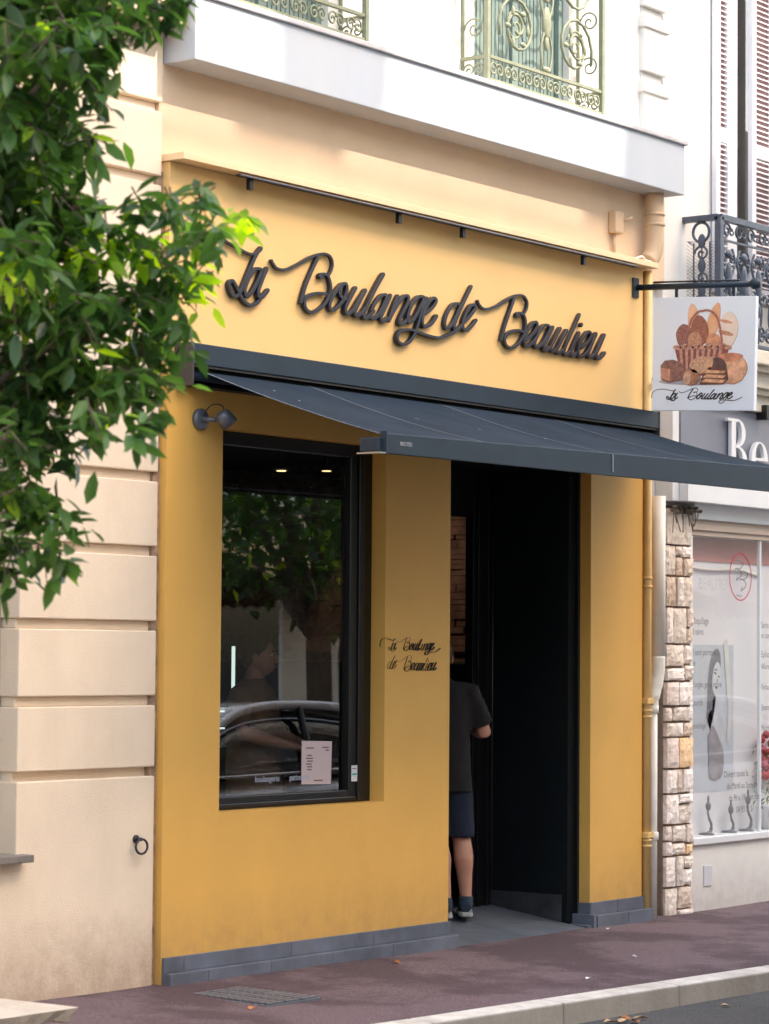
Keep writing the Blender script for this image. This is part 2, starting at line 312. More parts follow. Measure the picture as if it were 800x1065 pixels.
STROKES = {
 'La': [
  ('t', [(0.398,3.709), (0.421,3.698), (0.491,3.683), (0.573,3.663), (0.632,3.659), (0.679,3.676), (0.705,3.698), (0.690,3.703)]),
  ('T', [(0.696,3.699), (0.650,3.644), (0.593,3.548), (0.547,3.468), (0.516,3.433), (0.478,3.427), (0.453,3.453), (0.443,3.486), (0.469,3.503), (0.497,3.481), (0.528,3.443), (0.566,3.407), (0.624,3.392), (0.677,3.414), (0.700,3.448), (0.688,3.461)]),
  ('T', [(0.707,3.587), (0.674,3.589), (0.639,3.576), (0.593,3.518), (0.568,3.463), (0.585,3.435), (0.623,3.458), (0.675,3.527), (0.702,3.576)]),
  ('T', [(0.752,3.604), (0.707,3.531), (0.676,3.467), (0.689,3.439), (0.718,3.450), (0.763,3.491)]),
 ],
 'Boulange': [
  ('t', [(0.787,3.650), (0.805,3.629), (0.842,3.609), (0.921,3.615), (1.018,3.655), (1.117,3.702), (1.229,3.736), (1.292,3.727), (1.312,3.687), (1.291,3.641), (1.259,3.614)]),
  ('T', [(1.185,3.714), (1.130,3.634), (1.075,3.543), (1.036,3.447)]),
  ('m', [(1.231,3.607), (1.199,3.607), (1.208,3.622), (1.243,3.627), (1.271,3.618), (1.292,3.576), (1.289,3.529), (1.245,3.469), (1.183,3.428), (1.121,3.410), (1.077,3.428), (1.068,3.465), (1.107,3.497), (1.182,3.518), (1.260,3.521)]),
  ('T', [(1.407,3.595), (1.378,3.580), (1.321,3.527), (1.284,3.468), (1.299,3.439), (1.347,3.456), (1.411,3.514), (1.436,3.571), (1.422,3.597), (1.384,3.581), (1.369,3.540), (1.398,3.514), (1.436,3.516)]),
  ('T', [(1.520,3.589), (1.462,3.519), (1.422,3.460), (1.438,3.434), (1.489,3.459), (1.553,3.529), (1.605,3.582)]),
  ('T', [(1.605,3.586), (1.547,3.513), (1.506,3.453), (1.522,3.432), (1.567,3.452), (1.600,3.483)]),
  ('T', [(1.769,3.693), (1.697,3.609), (1.619,3.505), (1.583,3.442), (1.600,3.428), (1.646,3.449), (1.679,3.480)]),
  ('T', [(1.804,3.581), (1.751,3.567), (1.692,3.513), (1.657,3.454), (1.673,3.433), (1.726,3.457), (1.778,3.522), (1.807,3.573)]),
  ('T', [(1.845,3.586), (1.792,3.508), (1.750,3.444), (1.773,3.428), (1.819,3.455)]),
  ('T', [(1.912,3.589), (1.859,3.507), (1.820,3.431)]),
  ('T', [(1.820,3.435), (1.886,3.518), (1.953,3.582), (2.001,3.593), (1.995,3.554), (1.948,3.492), (1.917,3.441), (1.935,3.428), (1.982,3.452), (2.016,3.488)]),
  ('T', [(2.160,3.603), (2.105,3.602), (2.036,3.550), (1.996,3.481), (2.006,3.446), (2.054,3.471), (2.112,3.542), (2.149,3.595)]),
  ('m', [(2.181,3.607), (2.126,3.520), (2.079,3.417), (2.025,3.347), (1.957,3.318), (1.902,3.335), (1.908,3.376), (1.969,3.401), (2.052,3.406), (2.163,3.393), (2.261,3.388), (2.317,3.392), (2.374,3.409), (2.445,3.436), (2.503,3.469), (2.531,3.488)]),
  ('T', [(2.161,3.511), (2.231,3.555), (2.266,3.596), (2.241,3.609), (2.188,3.575), (2.147,3.514), (2.130,3.463), (2.155,3.437), (2.218,3.460), (2.276,3.515)]),
 ],
 'de': [
  ('T', [(2.508,3.606), (2.444,3.595), (2.387,3.539), (2.362,3.479), (2.381,3.450), (2.438,3.483), (2.494,3.559), (2.516,3.598)]),
  ('T', [(2.631,3.724), (2.559,3.632), (2.488,3.533), (2.452,3.468), (2.474,3.447), (2.531,3.488)]),
  ('T', [(2.539,3.493), (2.618,3.551), (2.662,3.595), (2.654,3.616), (2.610,3.600), (2.560,3.541), (2.536,3.489), (2.556,3.457), (2.607,3.475), (2.680,3.533)]),
 ],
 'Beaulieu': [
  ('t', [(2.691,3.647), (2.713,3.620), (2.765,3.604), (2.855,3.622), (2.975,3.669), (2.900,3.637), (2.990,3.682), (3.097,3.720), (3.174,3.724), (3.213,3.690), (3.201,3.646), (3.167,3.614)]),
  ('T', [(3.074,3.704), (3.014,3.600), (2.969,3.519), (2.935,3.435)]),
  ('m', [(3.129,3.599), (3.095,3.600), (3.113,3.616), (3.147,3.618), (3.175,3.608), (3.191,3.576), (3.188,3.524), (3.153,3.469), (3.099,3.425), (3.038,3.403), (2.985,3.414), (2.969,3.451), (3.015,3.490), (3.099,3.513), (3.168,3.509)]),
  ('T', [(3.199,3.461), (3.285,3.521), (3.316,3.567), (3.297,3.583), (3.245,3.556), (3.199,3.499), (3.176,3.446), (3.204,3.430), (3.270,3.459), (3.324,3.508)]),
  ('T', [(3.445,3.576), (3.387,3.570), (3.324,3.512), (3.288,3.457), (3.304,3.431), (3.364,3.455), (3.427,3.522), (3.461,3.573)]),
  ('T', [(3.490,3.576), (3.435,3.506), (3.383,3.440), (3.404,3.420), (3.462,3.452)]),
  ('T', [(3.570,3.576), (3.506,3.504), (3.459,3.447), (3.478,3.425), (3.526,3.441), (3.587,3.512), (3.643,3.570)]),
  ('T', [(3.643,3.572), (3.579,3.494), (3.536,3.437), (3.555,3.419), (3.616,3.449)]),
  ('T', [(3.797,3.685), (3.716,3.577), (3.636,3.473), (3.616,3.429), (3.644,3.417), (3.697,3.448)]),
  ('T', [(3.790,3.572), (3.733,3.500), (3.693,3.439), (3.709,3.418), (3.766,3.446)]),
  ('T', [(3.818,3.627), (3.801,3.609)]),
  ('T', [(3.791,3.470), (3.881,3.519), (3.918,3.564), (3.889,3.584), (3.831,3.545), (3.782,3.487), (3.771,3.437), (3.799,3.420), (3.865,3.451), (3.915,3.500)]),
  ('T', [(3.981,3.586), (3.923,3.509), (3.885,3.448), (3.902,3.426), (3.957,3.450), (4.015,3.518), (4.074,3.587)]),
  ('T', [(4.074,3.587), (4.015,3.509), (3.973,3.452), (3.990,3.427), (4.032,3.440), (4.078,3.475)]),
 ],
}
TREE_BLOBS = [(-3.71,-2.45,3.78,0.23), (-3.44,-2.46,3.83,0.20), (-3.42,-2.69,3.79,0.14), (-3.21,-2.70,3.85,0.09), (-3.15,-2.76,3.84,0.05), (-3.74,-2.58,3.53,0.19), (-3.68,-2.74,3.56,0.16), (-3.19,-2.42,3.56,0.07), (-3.48,-2.71,3.63,0.09), (-3.67,-2.47,3.33,0.19), (-3.19,-2.22,3.43,0.17), (-3.39,-2.57,3.33,0.08), (-3.35,-2.17,3.17,0.20), (-3.45,-2.46,3.15,0.16), (-3.31,-2.45,3.10,0.11), (-3.67,-2.52,2.84,0.19), (-3.31,-2.45,2.92,0.14), (-3.23,-2.29,3.04,0.14), (-3.31,-2.59,3.03,0.07), (-3.12,-2.58,2.99,0.10), (-3.08,-2.72,3.03,0.09), (-3.34,-3.09,3.00,0.08), (-2.91,-2.85,3.10,0.05), (-3.20,-2.66,3.11,0.04), (-3.29,-2.87,3.10,0.04), (-3.38,-3.07,3.08,0.04), (-3.27,-2.20,2.67,0.20), (-3.36,-2.55,2.71,0.16), (-3.14,-2.57,2.80,0.14), (-2.98,-2.60,2.88,0.12), (-3.01,-2.75,2.89,0.06), (-3.00,-2.50,2.65,0.12), (-3.23,-2.82,2.70,0.06), (-3.04,-2.58,2.51,0.07), (-3.29,-2.66,2.51,0.10), (-3.10,-2.34,2.54,0.14), (-3.24,-2.21,2.47,0.18), (-3.52,-2.74,2.36,0.07), (-3.40,-2.85,2.36,0.04), (-3.62,-2.46,2.30,0.13), (-3.15,-2.22,2.36,0.10), (-3.50,-2.34,2.08,0.11), (-3.35,-2.33,2.09,0.09), (-3.46,-2.55,2.03,0.04), (-3.45,-2.32,1.94,0.09), (-3.45,-2.45,1.93,0.06), (-3.44,-2.52,1.89,0.03), (-3.42,-2.25,1.86,0.04), (-3.41,-2.30,2.20,0.07), (-3.45,-2.01,3.76,0.27), (-3.58,-2.06,3.32,0.28), (-3.44,-1.93,2.91,0.29), (-3.43,-1.98,2.50,0.25), (-3.33,-1.93,2.17,0.17), (-3.77,-1.83,3.65,0.30), (-4.01,-2.06,3.06,0.29), (-3.66,-1.68,2.67,0.27), (-3.31,-2.16,4.18,0.27), (-3.16,-2.43,4.13,0.24), (-3.71,-2.08,4.13,0.30), (-3.37,-2.39,4.40,0.23), (-3.81,-2.40,4.42,0.26), (-3.76,-1.70,4.08,0.27)]
# ------------------------------------------------------------------ setting
def zg(x, y):                                  # pavement height: falls towards the kerb and to the right
    xx = max(-3, min(8, x)); return -.030-.0045*xx+.026*min(0, y)
def ykerb(x): return -1.50-.05*max(-2, min(6, x))
pv = MB(); xs = [-30,-16,-8,-5]+[-4+.25*i for i in range(49)]+[9,12,20,40,70]; ny = 12
vs = []; 
for x in xs:
    for j in range(ny+1):
        y = .9*(1-j/ny)+ykerb(x)*(j/ny)
        vs.append((x, y, zg(x,y)+.003*math.sin(x*2.1+y*3)+.002*math.sin(x*5.3-y*4)))
fs = [(i*(ny+1)+j, (i+1)*(ny+1)+j, (i+1)*(ny+1)+j+1, i*(ny+1)+j+1) for i in range(len(xs)-1) for j in range(ny)]
pv.add(vs, fs, True)
tag(pv.build('pavement', M['pave'], fix=False), None, None, kind='structure')
g = MB().add([(-400,-400,-.30),(400,-400,-.30),(400,400,-.30),(-400,400,-.30)], [(0,1,2,3)]); tag(g.build('ground', M['road']), None, None, kind='structure')
g = MB().add([(-60,-9.6,-.20),(90,-9.6,-.20),(90,-1.2,-.19),(-60,-1.2,-.19)], [(0,1,2,3)]); tag(g.build('road', M['road']), None, None, kind='structure')
g = MB().box(-60,90,-14,-9.6,-.25,-.05); tag(g.build('opposite_pavement', M['pave']), None, None, kind='structure')
kb = MB(); x = -22.0
while x < 40:
    L = 1.02 if x > -2 else 2.0
    if abs(x-1.36) < .6: L = 1.02
    a, b = x+.003, x+L-.003
    ya, yb = ykerb(a), ykerb(b); za, zb = zg(a,ya)+.004, zg(b,yb)+.004
    kb.hexa([(a,ya-.155,-.3),(b,yb-.155,-.3),(b,yb+.001,-.3),(a,ya+.001,-.3),(a,ya-.145,za-.006),(b,yb-.145,zb-.006),(b,yb+.001,zb),(a,ya+.001,za)])
    x += L
tag(kb.build('kerb', M['kerb'], bevel=.012, seg=3), None, None, kind='structure')
# drain cover
dc = thing('drain_cover', 'grey ribbed metal drain cover set in the pavement by the shop corner', 'drain cover', (.05,-.56,zg(0,-.56)))
c = [(-.18,-.80),(.0-.02,-.26),(.30,-.34),(.24,-.84)]
m1 = MB(); cz = -.049
q = [(-.20,-.83),(.22,-.83),(.27,-.29),(-.13,-.29)]
m1.hexa([(a,b,cz-.03) for a,b in q]+[(a,b,cz+.004) for a,b in q]); m1.build('frame', M['grey_plastic'], dc, bevel=.003)
m2 = MB()
for i in range(11):
    t0 = (i+.15)/11; t1 = (i+.6)/11
    def lp(t, u): return ((q[0][0]*(1-t)+q[3][0]*t)*(1-u)+(q[1][0]*(1-t)+q[2][0]*t)*u, q[0][1]*(1-t)+q[3][1]*t)
    for u0,u1 in ((.05,.34),(.37,.63),(.66,.95)):
        P = [lp(t0,u0),lp(t0,u1),lp(t1+.02,u1),lp(t1+.02,u0)]
        m2.hexa([(a,b,cz+.004) for a,b in P]+[(a,b,cz+.013) for a,b in P])
m2.build('grille', M['grey_plastic'], dc, bevel=.002)
# stone slab at the lower left
sl = MB(); random.seed(5); n = 14; top = []; bot = []
for i in range(n): 
    y = -1.03+i*.06; top.append((-1.70+random.uniform(-.006,.006), y)); bot.append((-1.76+random.uniform(-.03,.02), y))
def slab_poly(e, z, front): return [(-3.4, front, z)]+[(a, b, z+random.uniform(-.004,.004)) for a, b in e]+[(-3.4, e[-1][1], z)]
A_ = slab_poly(top, .115, -1.03); B_ = slab_poly(bot, .05, -1.0); m_ = len(A_)
nf = 24; vs = []
fx = [-3.4+1.70*i/nf for i in range(nf+1)]
for xq in fx: vs.append((xq, -1.03+random.uniform(-.004,.004), .115))
for xq in fx: vs.append((min(xq,-1.75), -1.02+random.uniform(-.012,.012), .055+random.uniform(-.014,.014)))
for xq in fx: vs.append((xq, -.25, .115))
for xq in fx: vs.append((min(xq,-1.73), -.25, .05))
k = nf+1; fs = []
for i in range(nf): fs += [(i,i+1,2*k+i+1,2*k+i), (k+i,k+i+1,i+1,i), (3*k+i,3*k+i+1,k+i+1,k+i), (2*k+i,2*k+i+1,3*k+i+1,3*k+i)]
fs += [(nf,k+nf,3*k+nf,2*k+nf),(0,2*k,3*k,k)]
sl.add(vs, fs)
ss = thing('stone_step', 'pale limestone slab with a ragged underside on the pavement at the lower left', 'stone slab', (-2.5,-.6,zg(-2.5,-.6)))
sl.build('slab', M['slabstone'], ss, bevel=.004); MB().box(-3.3,-1.85,-.93,-.3,-.08,.052).build('base', M['stone_g'], ss)

# ------------------------------------------------------------------ host apartment building
ab = thing('apartment_building', 'old beige apartment building with grooved stucco pier and white balcony slab over the ochre shop', 'building', (0,.5,0))
pier = MB()
gro = [1.035,1.385,1.752,2.121,2.49,2.86,3.23,3.60,3.97,4.34,4.70]
X0, X1 = -.995, -.028
def pier_blocks(pm, x0, x1, zs, y=.03):
    zp = zs[0]
    for i in range(len(zs)-1):
        z0 = zs[i]+.004; z1 = zs[i+1]-.044
        pm.box(x0, x1, y, .2, z0, z1)
        pm.box(x0+.014, x1-.014, y+.036, .2, z1, z1+.048)       # groove back
pier_blocks(pier, X0, X1, gro+[5.07,5.44,5.81,6.2])
pier.box(X0+.014, X1-.014, .08, .2, .983, 1.04)
pier.build('pier', M['stucco'], ab, bevel=.006)
base = MB(); base.prism([(-14,-.3),(X1,-.3),(X1,.993),(X0,.993),(X0,.635),(-14,.635)],.03,.2)
base.build('base_wall', M['stucco'], ab, bevel=.006)
p2 = MB(); pier_blocks(p2, -3.3, -2.35, gro+[5.07,5.44,5.81,6.2]); p2.box(-3.286,-2.364,.08,.2,.983,1.04); p2.box(-3.3,-2.35,.03,.2,.635,.985); p2.build('pier', M['stucco'], ab, bevel=.006)
wl = MB(); wl.box(-2.35,X0,.15,.2,.66,4.0); wl.build('window_panel', mat('taupe shutter board', (.33,.27,.20), .8, .08, 4, bump=.2), ab)
MB().box(-2.34,X0+.045,-.045,.16,.625,.66).build('sill', mat('grey sill stone', (.20,.18,.16), .8, .15, 10, bump=.3), ab, bevel=.004)
wl = MB(); wl.box(-14,-3.3,.05,.2,.635,9); wl.box(-2.35,X0,.05,.2,4.0,9); wl.box(-3.3,-.02,.06,.2,6.2,9); wl.box(-14,5.0,.22,.5,-.3,-.15); wl.box(-14,.09,.2,6,-.3,9); wl.box(.09,4.93,.2,6,3.12,4.86); wl.box(.09,4.93,.2,6,4.86,9)
wl.box(X1-.002,4.93,.052,.2,4.0,4.56); wl.box(-.06,-.013,.07,.2,4.56,6.2)                       # wall between ledge and slab
wl.build('wall', M['stucco_up'], ab, bevel=.003)
wu = MB(); wu.box(-.012,.35,.054,.2,4.56,9); wu.box(1.35,2.75,.054,.2,4.56,9); wu.box(3.78,4.62,.054,.2,4.56,9); wu.box(.35,1.35,.054,.2,7.3,9); wu.box(2.75,3.78,.054,.2,7.3,9)
wu.box(.35,1.35,.054,.2,4.56,4.86); wu.box(2.75,3.78,.054,.2,4.56,4.86)
wu.build('upper_wall', M['white_wall'], ab, bevel=.003)
qn = MB()
for i in range(8):
    z = 4.92+i*.42; qn.box(4.62,4.9,.02,.2,z,z+.36); qn.box(4.63,4.885,.05,.2,z+.36,z+.42); qn.box(4.60,4.92,.005,.2,z+.28,z+.36)
MB().box(X1-.02,-.0005,.046,.21,-.3,4.0).build('joint', mat('grimy joint', (.34,.24,.17), .95, .5, 14, bump=.6), ab)
qn.build('quoin', M['white_wall'], ab, bevel=.008)
MB().box(-3.3,-.03,-.13,.03,4.705,4.93).build('string_course', M['stucco_up'], ab, bevel=.008)
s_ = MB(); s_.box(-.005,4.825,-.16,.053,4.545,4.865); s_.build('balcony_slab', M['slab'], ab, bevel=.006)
s_ = MB(); s_.box(-.02,4.84,-.18,.053,4.865,4.895); s_.build('slab_coping', mat('grey coping stone', (.58,.55,.55), .8, .12, 9, bump=.3), ab, bevel=.006)
# french windows upstairs with green shutters
for (a, b) in ((.35,1.35),(2.75,3.78)):
    fw = MB(); fw.box(a,a+.05,.10,.18,4.86,7.3); fw.box(b-.05,b,.10,.18,4.86,7.3); fw.box((a+b)/2-.03,(a+b)/2+.03,.11,.17,4.86,7.3)
    f_ = fw.build('french_window', M['shut_g'], ab)
    for c0, c1 in ((a+.05,(a+b)/2-.03),((a+b)/2+.03,b-.05)):
        sh = MB(); 
        for i in range(11): sh.box(c0+.004+(c1-c0)*i/11, c0-.004+(c1-c0)*(i+1)/11, .13,.15,4.88,7.28)
        sh.box(c0,c1,.15,.16,4.87,7.29); sh.build('shutter', M['shut_g'], f_)

def spiral(cx, cz, r, turns, a0, sgn=1, rmin=.12, n=26):
    return [(cx+(r*(1-(1-rmin)*t))*math.cos(a0+sgn*turns*2*math.pi*t), cz+(r*(1-(1-rmin)*t))*math.sin(a0+sgn*turns*2*math.pi*t)) for t in [i/n for i in range(n+1)]]
def rail_panel(m, x0, x1, y, zb, zt, r=.009):
    def T(pts, rr=r): m.tube([(p[0], y, p[1]) for p in pts], rr, 6)
    W = x1-x0; cx = (x0+x1)/2
    m.box(x0,x1,y-.012,y+.012,zb+.145,zb+.162); m.box(x0,x1,y-.012,y+.012,zb+.012,zb+.028); m.box(x0-.01,x1+.01,y-.022,y+.022,zt-.02,zt+.012)
    m.box(x0,x1,y-.01,y+.01,zt-.13,zt-.115)
    k = int(W/.15)                                  # lower frieze of small paired scrolls
    for i in range(k):
        c = x0+W*(i+.5)/k
        T(spiral(c-.032, zb+.085, .042, 1.5, math.pi*.1, 1), .006); T(spiral(c+.032, zb+.085, .042, 1.5, math.pi*.9, -1), .006)
        T(spiral(c, zt-.065, .045, 1.0, 0, 1, .5), .006)
    for sg in (-1, 1):                               # big mirrored scrolls
        c = cx+sg*W*.26; H = zb+.162
        T(spiral(c, H+.21, .20, 1.9, math.pi/2-sg*math.pi*.62, sg), r*1.1)
        T(spiral(c, H+.60, .17, 1.8, -math.pi/2+sg*math.pi*.5, -sg), r*1.1)
        T(spiral(c+sg*.02, H+.21, .115, 1.4, math.pi*(.5+.4*sg), -sg), r*.8)
        T(cr([(cx+sg*.03,H),(cx+sg*.06,H+.14),(cx+sg*.02,H+.28),(cx+sg*.07,H+.45),(cx+sg*.02,H+.62)]), r*.9)
        for a in range(6):                           # acanthus leaves on the scrolls
            q = a*1.05; rr = .19
            px_, pz_ = c+rr*.55*math.cos(q), H+.21+rr*.55*math.sin(q)
            m.ball((px_, y-.006, pz_), (.034,.010,.016) if a % 2 else (.016,.010,.034), 8, 5)
    m.ball((cx, y, H+.30), (.045,.02,.10), 10, 8); m.ball((cx, y, H+.18), (.022,.014,.05), 8, 6); m.ball((cx, y, H+.02), (.05,.014,.02), 8, 6); m.ball((cx,y,H+.45),(.03,.014,.03),8,6)
for (x0, x1) in ((.12,1.45),(2.62,3.87)):
    rl = MB(); zb = 4.895; rail_panel(rl, x0+.02, x1-.02, -.125, zb, zb+.98)
    for xx in (x0, x1):
        rl.box(xx-.014,xx+.014,-.139,-.111,zb,zb+1.0); rl.box(xx-.012,xx+.012,-.125,.055,zb+.14,zb+.16); rl.box(xx-.012,xx+.012,-.125,.055,zb+.96,zb+.98)
        for yy, za in ((-.07,zb+.08),(-.0,zb+.08),(-.035,zb+.32),(-.035,zb+.6)):
            rl.tube([(xx, yy+p[0], za+p[1]) for p in spiral(0,0,.04 if za < zb+.1 else .07,1.5,0,1)], .006, 6)
        rl.tube([(xx,.045,zb),(xx,.045,zb+.95)], .011, 8)
    rl.build('railing', M['rail_g'], ab)

# ------------------------------------------------------------------ the ochre shop front
sf = thing('bakery_shop', 'ochre yellow bakery shop front with dark window and black recessed entrance', 'shop front', (2.3,0,0))
cl = MB(); F0, F1 = .0, .052; zt = 2.985
wx0, wx1, wz0, wz1 = .434, 1.842, .797, 2.745
cl.box(0,wx0,F0,F1,-.3,zt); cl.box(4.5785,4.72,.03,F1,-.3,4.05)
cl.box(wx0,wx1,F0,F1,-.3,wz0); cl.box(wx0,wx1,F0,F1,wz1,zt)
cl.box(wx1,2.462,F0,F1,-.3,zt); cl.box(2.462,3.967,F0,F1,2.74,zt); cl.box(3.967,4.578,F0,F1,-.3,zt)
cl.box(1.842,1.90,F1,.14,wz0-.05,wz1); cl.box(.40,.434,F1,.14,wz0-.05,wz1+.05); cl.box(.434,1.842,F1,.14,wz0-.05,wz0-.001); cl.box(.434,1.842,F1,.14,wz1+.001,wz1+.05)
cl.box(3.967,4.02,F1,.14,-.3,2.74); cl.box(2.41,2.462,F1,.14,-.3,2.74)
bm_fix = cl.build('cladding', M['yellow'], sf)
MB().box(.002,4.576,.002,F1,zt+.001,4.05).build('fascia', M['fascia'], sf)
ld = MB(); ld.box(-.012,4.60,-.10,.052,4.052,4.088); ld.build('ledge', M['ledge'], sf, bevel=.003)
# slate plinth: two courses of tiles
def plinth(x0, x1, cuts_u, cuts_l, left_ret=False, right_ret=False):
    m = MB(); u = [x0]+cuts_u+[x1]; l = [x0]+cuts_l+[x1+.035]
    for a, b in zip(u, u[1:]): m.box(a+.0015,b-.0015,-.014,-.001,.024,.100)
    for a, b in zip(l, l[1:]): m.box(a+.0015,b-.0015,-.058,-.001,-.16,.023)
    return m
pl = plinth(.006,2.462,[.16,1.02,1.74],[.30,.80,1.32,1.86]); pl.box(2.4625,2.474,-.014,.139,-.1,.1); pl.build('plinth', M['tile'], sf, bevel=.002)
pl = plinth(3.967,4.585,[4.27],[4.33]); pl.box(3.955,3.9665,-.014,.139,-.1,.098); pl.box(3.925,3.954,-.058,.1,-.16,.03); pl.build('plinth', M['tile'], sf, bevel=.002)
# window
wf = MB(); y0, y1 = .095, .135
wf.box(.434,.50,y0,y1,wz0,wz1); wf.box(1.645,1.842,y0,y1,wz0,wz1); wf.box(.50,1.645,y0,y1,wz0,wz0+.065); wf.box(.50,1.645,y0,y1,wz1-.07,wz1)
wf.box(1.715,1.76,y0-.012,y0,wz0+.01,wz1-.02); wf.box(.50,1.70,y0-.010,y0,wz0+.012,wz0+.03); wf.box(1.64,1.66,y0-.008,y0,wz0+.06,wz1-.06)
wfo = wf.build('window', M['black'], sf, bevel=.004)
MB().add([(.49,.124,wz0+.06),(1.655,.124,wz0+.06),(1.655,.124,wz1-.065),(.49,.124,wz1-.065)],[(0,1,2,3)]).build('pane', M['glass'], wfo, fix=False)
# entrance: side panel, door frame, ceiling, threshold
en = MB(); en.box(3.872,3.966,.10,.70,-.02,2.80); en.build('side_panel', M['panel'], sf, bevel=.003)
en = MB(); en.box(3.863,3.8715,.14,.69,-.02,.145); en.build('skirting', mat('dark slate skirting', (.035,.035,.04), .6, .4, 8, bump=.3), sf, bevel=.002)
en = MB(); en.box(3.655,3.862,.66,.72,0,2.80); en.box(2.47,2.56,.66,.72,0,2.8); en.box(2.56,3.655,.66,.72,2.45,2.8); en.box(3.70,3.725,.648,.66,0,2.8); en.box(3.80,3.83,.645,.66,0,2.8); en.box(3.950,3.966,.075,.10,.0,2.74)
en.build('door_frame', M['black'], sf, bevel=.003)
MB().tube([(3.866,.655,.02),(3.866,.655,2.7)], .0035, 6).build('steel_edge', mat('dull steel edge', (.16,.15,.14), .35, .1, 9, metal=.8), sf)
en = MB(); en.box(2.47,3.87,.06,.72,2.742,2.80); en.box(2.463,2.475,.14,.70,.1,2.742); en.build('entrance_lining', M['panel'], sf)
th = MB()
gx = [2.475,2.76,3.23,3.70,3.871]
for a, b in zip(gx, gx[1:]):
    for c0, c1 in ((-.045,.22),(.22,.66)):
        a_, b_ = a+.001, b-.001
        z0 = -.040+.145*(max(c0,0)) if c0 > 0 else zg(3.2,-.05)+.004; z1 = -.040+.145*c1
        z0 = z0 if c0 > 0 else -.046
        th.hexa([(a_,c0+.001,-.2),(b_,c0+.001,-.2),(b_,c1-.001,-.2),(a_,c1-.001,-.2),(a_,c0+.001,z0),(b_,c0+.001,z0),(b_,c1-.001,z1),(a_,c1-.001,z1)])
th.box(3.872,3.955,-.045,.10,-.2,-.03)
th.build('threshold', M['floor_tile'], sf, bevel=.0015)
# interior room
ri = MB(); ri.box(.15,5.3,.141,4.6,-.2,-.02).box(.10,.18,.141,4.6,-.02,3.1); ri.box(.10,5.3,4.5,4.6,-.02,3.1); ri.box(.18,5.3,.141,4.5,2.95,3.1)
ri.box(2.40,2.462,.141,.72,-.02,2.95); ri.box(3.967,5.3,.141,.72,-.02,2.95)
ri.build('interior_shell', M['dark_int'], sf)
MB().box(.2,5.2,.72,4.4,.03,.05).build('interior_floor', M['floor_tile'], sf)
bw = MB(); random.seed(11); z = 1.62
while z < 2.95:
    h = random.uniform(.03,.06); y = .80
    while y < 4.4:
        L = random.uniform(.12,.34); d = random.uniform(0,.035); bw.box(5.14-d,5.20,y+.002,y+L-.002,z+.002,z+h-.002); y += L
    z += h
bw.box(5.19,5.22,.8,4.4,.05,2.95)
bw.build('brick_wall', mat('dusky split stone', (.34,.20,.16), .9, .45, 7, bump=.8, bscale=40), sf)
ct = MB(); ct.box(4.55,5.13,1.0,4.3,.05,1.55); ct.build('dark_counter', M['black'], sf, bevel=.01)

# ------------------------------------------------------------------ awning
aw = thing('awning', 'dark navy retractable awning half open over the shop window and entrance', 'awning', (2.3,-.06,3.03))
a0, a1 = .052, 4.58
bx = MB(); bx.box(a0+.006,a1-.006,-.121,-.108,3.034,3.139); bx.box(a0+.006,a1-.006,-.108,-.003,3.128,3.139)
bx.build('hood', M['anthra'], aw, bevel=.003)
bx = MB(); bx.box(a0+.02,a1-.02,-.02,-.003,2.93,3.127); bx.box(a0+.02,a1-.02,-.062,-.02,2.932,2.945); bx.build('housing', M['black'], aw)
MB().box(a0+.006,a1-.006,-.112,-.104,3.022,3.0335).build('lip', M['anthra_end'], aw)
for e0, e1 in ((a0-.006,a0+.005),(a1-.005,a1+.006)): MB().box(e0,e1,-.124,-.002,2.926,3.143).build('end_cap', M['anthra_end'], aw, bevel=.002)
MB().tube([(a0+.03,-.062,2.985),(a1-.03,-.062,2.985)], .028, 14).build('roller', M['canvas'], aw)
fx0, fx1, yf = .15, 4.50, -1.205
def fz(x, t):                 # fabric height at x, t from wall (0) to the front bar (1)
    zw = 3.006; zf = 2.645+(x-.16)*.0178
    return zw+(zf-zw)*t-.018*math.sin(math.pi*t)+.0045*math.sin(x*5.2)*math.sin(math.pi*t)+.0014*math.sin(x*23+t*9)*t
fb = MB(); nx, nt_ = 60, 12; vs = []
for top_ in (0, 1):
    for i in range(nx+1):
        for j in range(nt_+1):
            xx = fx0+(fx1-fx0)*i/nx; t = j/nt_; vs.append((xx, -.085+(yf+.085)*t, fz(xx,t)-(.0018 if top_ else 0)))
K = (nx+1)*(nt_+1); fs = []
for i in range(nx):
    for j in range(nt_):
        a = i*(nt_+1)+j; b = a+nt_+1; fs.append((a,b,b+1,a+1)); fs.append((K+a,K+a+1,K+b+1,K+b))
for j in range(nt_): fs.append((j,j+1,K+j+1,K+j)); a = nx*(nt_+1)+j; fs.append((a,K+a,K+a+1,a+1))
fb.add(vs, fs, True); fb.build('canvas', M['canvas'], aw)
for sx, w_ in ((fx0+.006,.010),(1.03,.007),(2.22,.007),(3.41,.007)):
    sm = MB(); vs = []
    for j in range(nt_+1):
        t = j/nt_; yy = -.085+(yf+.085)*t
        vs += [(sx-w_/2,yy,fz(sx,t)+.0025),(sx+w_/2,yy,fz(sx,t)+.0025)]
    sm.add(vs, [(2*j,2*j+1,2*j+3,2*j+2) for j in range(nt_)]); sm.build('seam', M['canvas_light'], aw, fix=False)
zl1, zl0 = 2.648, 2.553; zr1, zr0 = 2.724, 2.572
fbx0, fbx1 = .165, 4.50
fbar = MB().hexa([(fbx0,yf-.03,zl0),(fbx1,yf-.03,zr0),(fbx1,yf-.015,zr0),(fbx0,yf-.015,zl0),(fbx0,yf-.03,zl1),(fbx1,yf-.03,zr1),(fbx1,yf-.015,zr1),(fbx0,yf-.015,zl1)])
fbar.build('front_bar', M['anthra'], aw, bevel=.003)
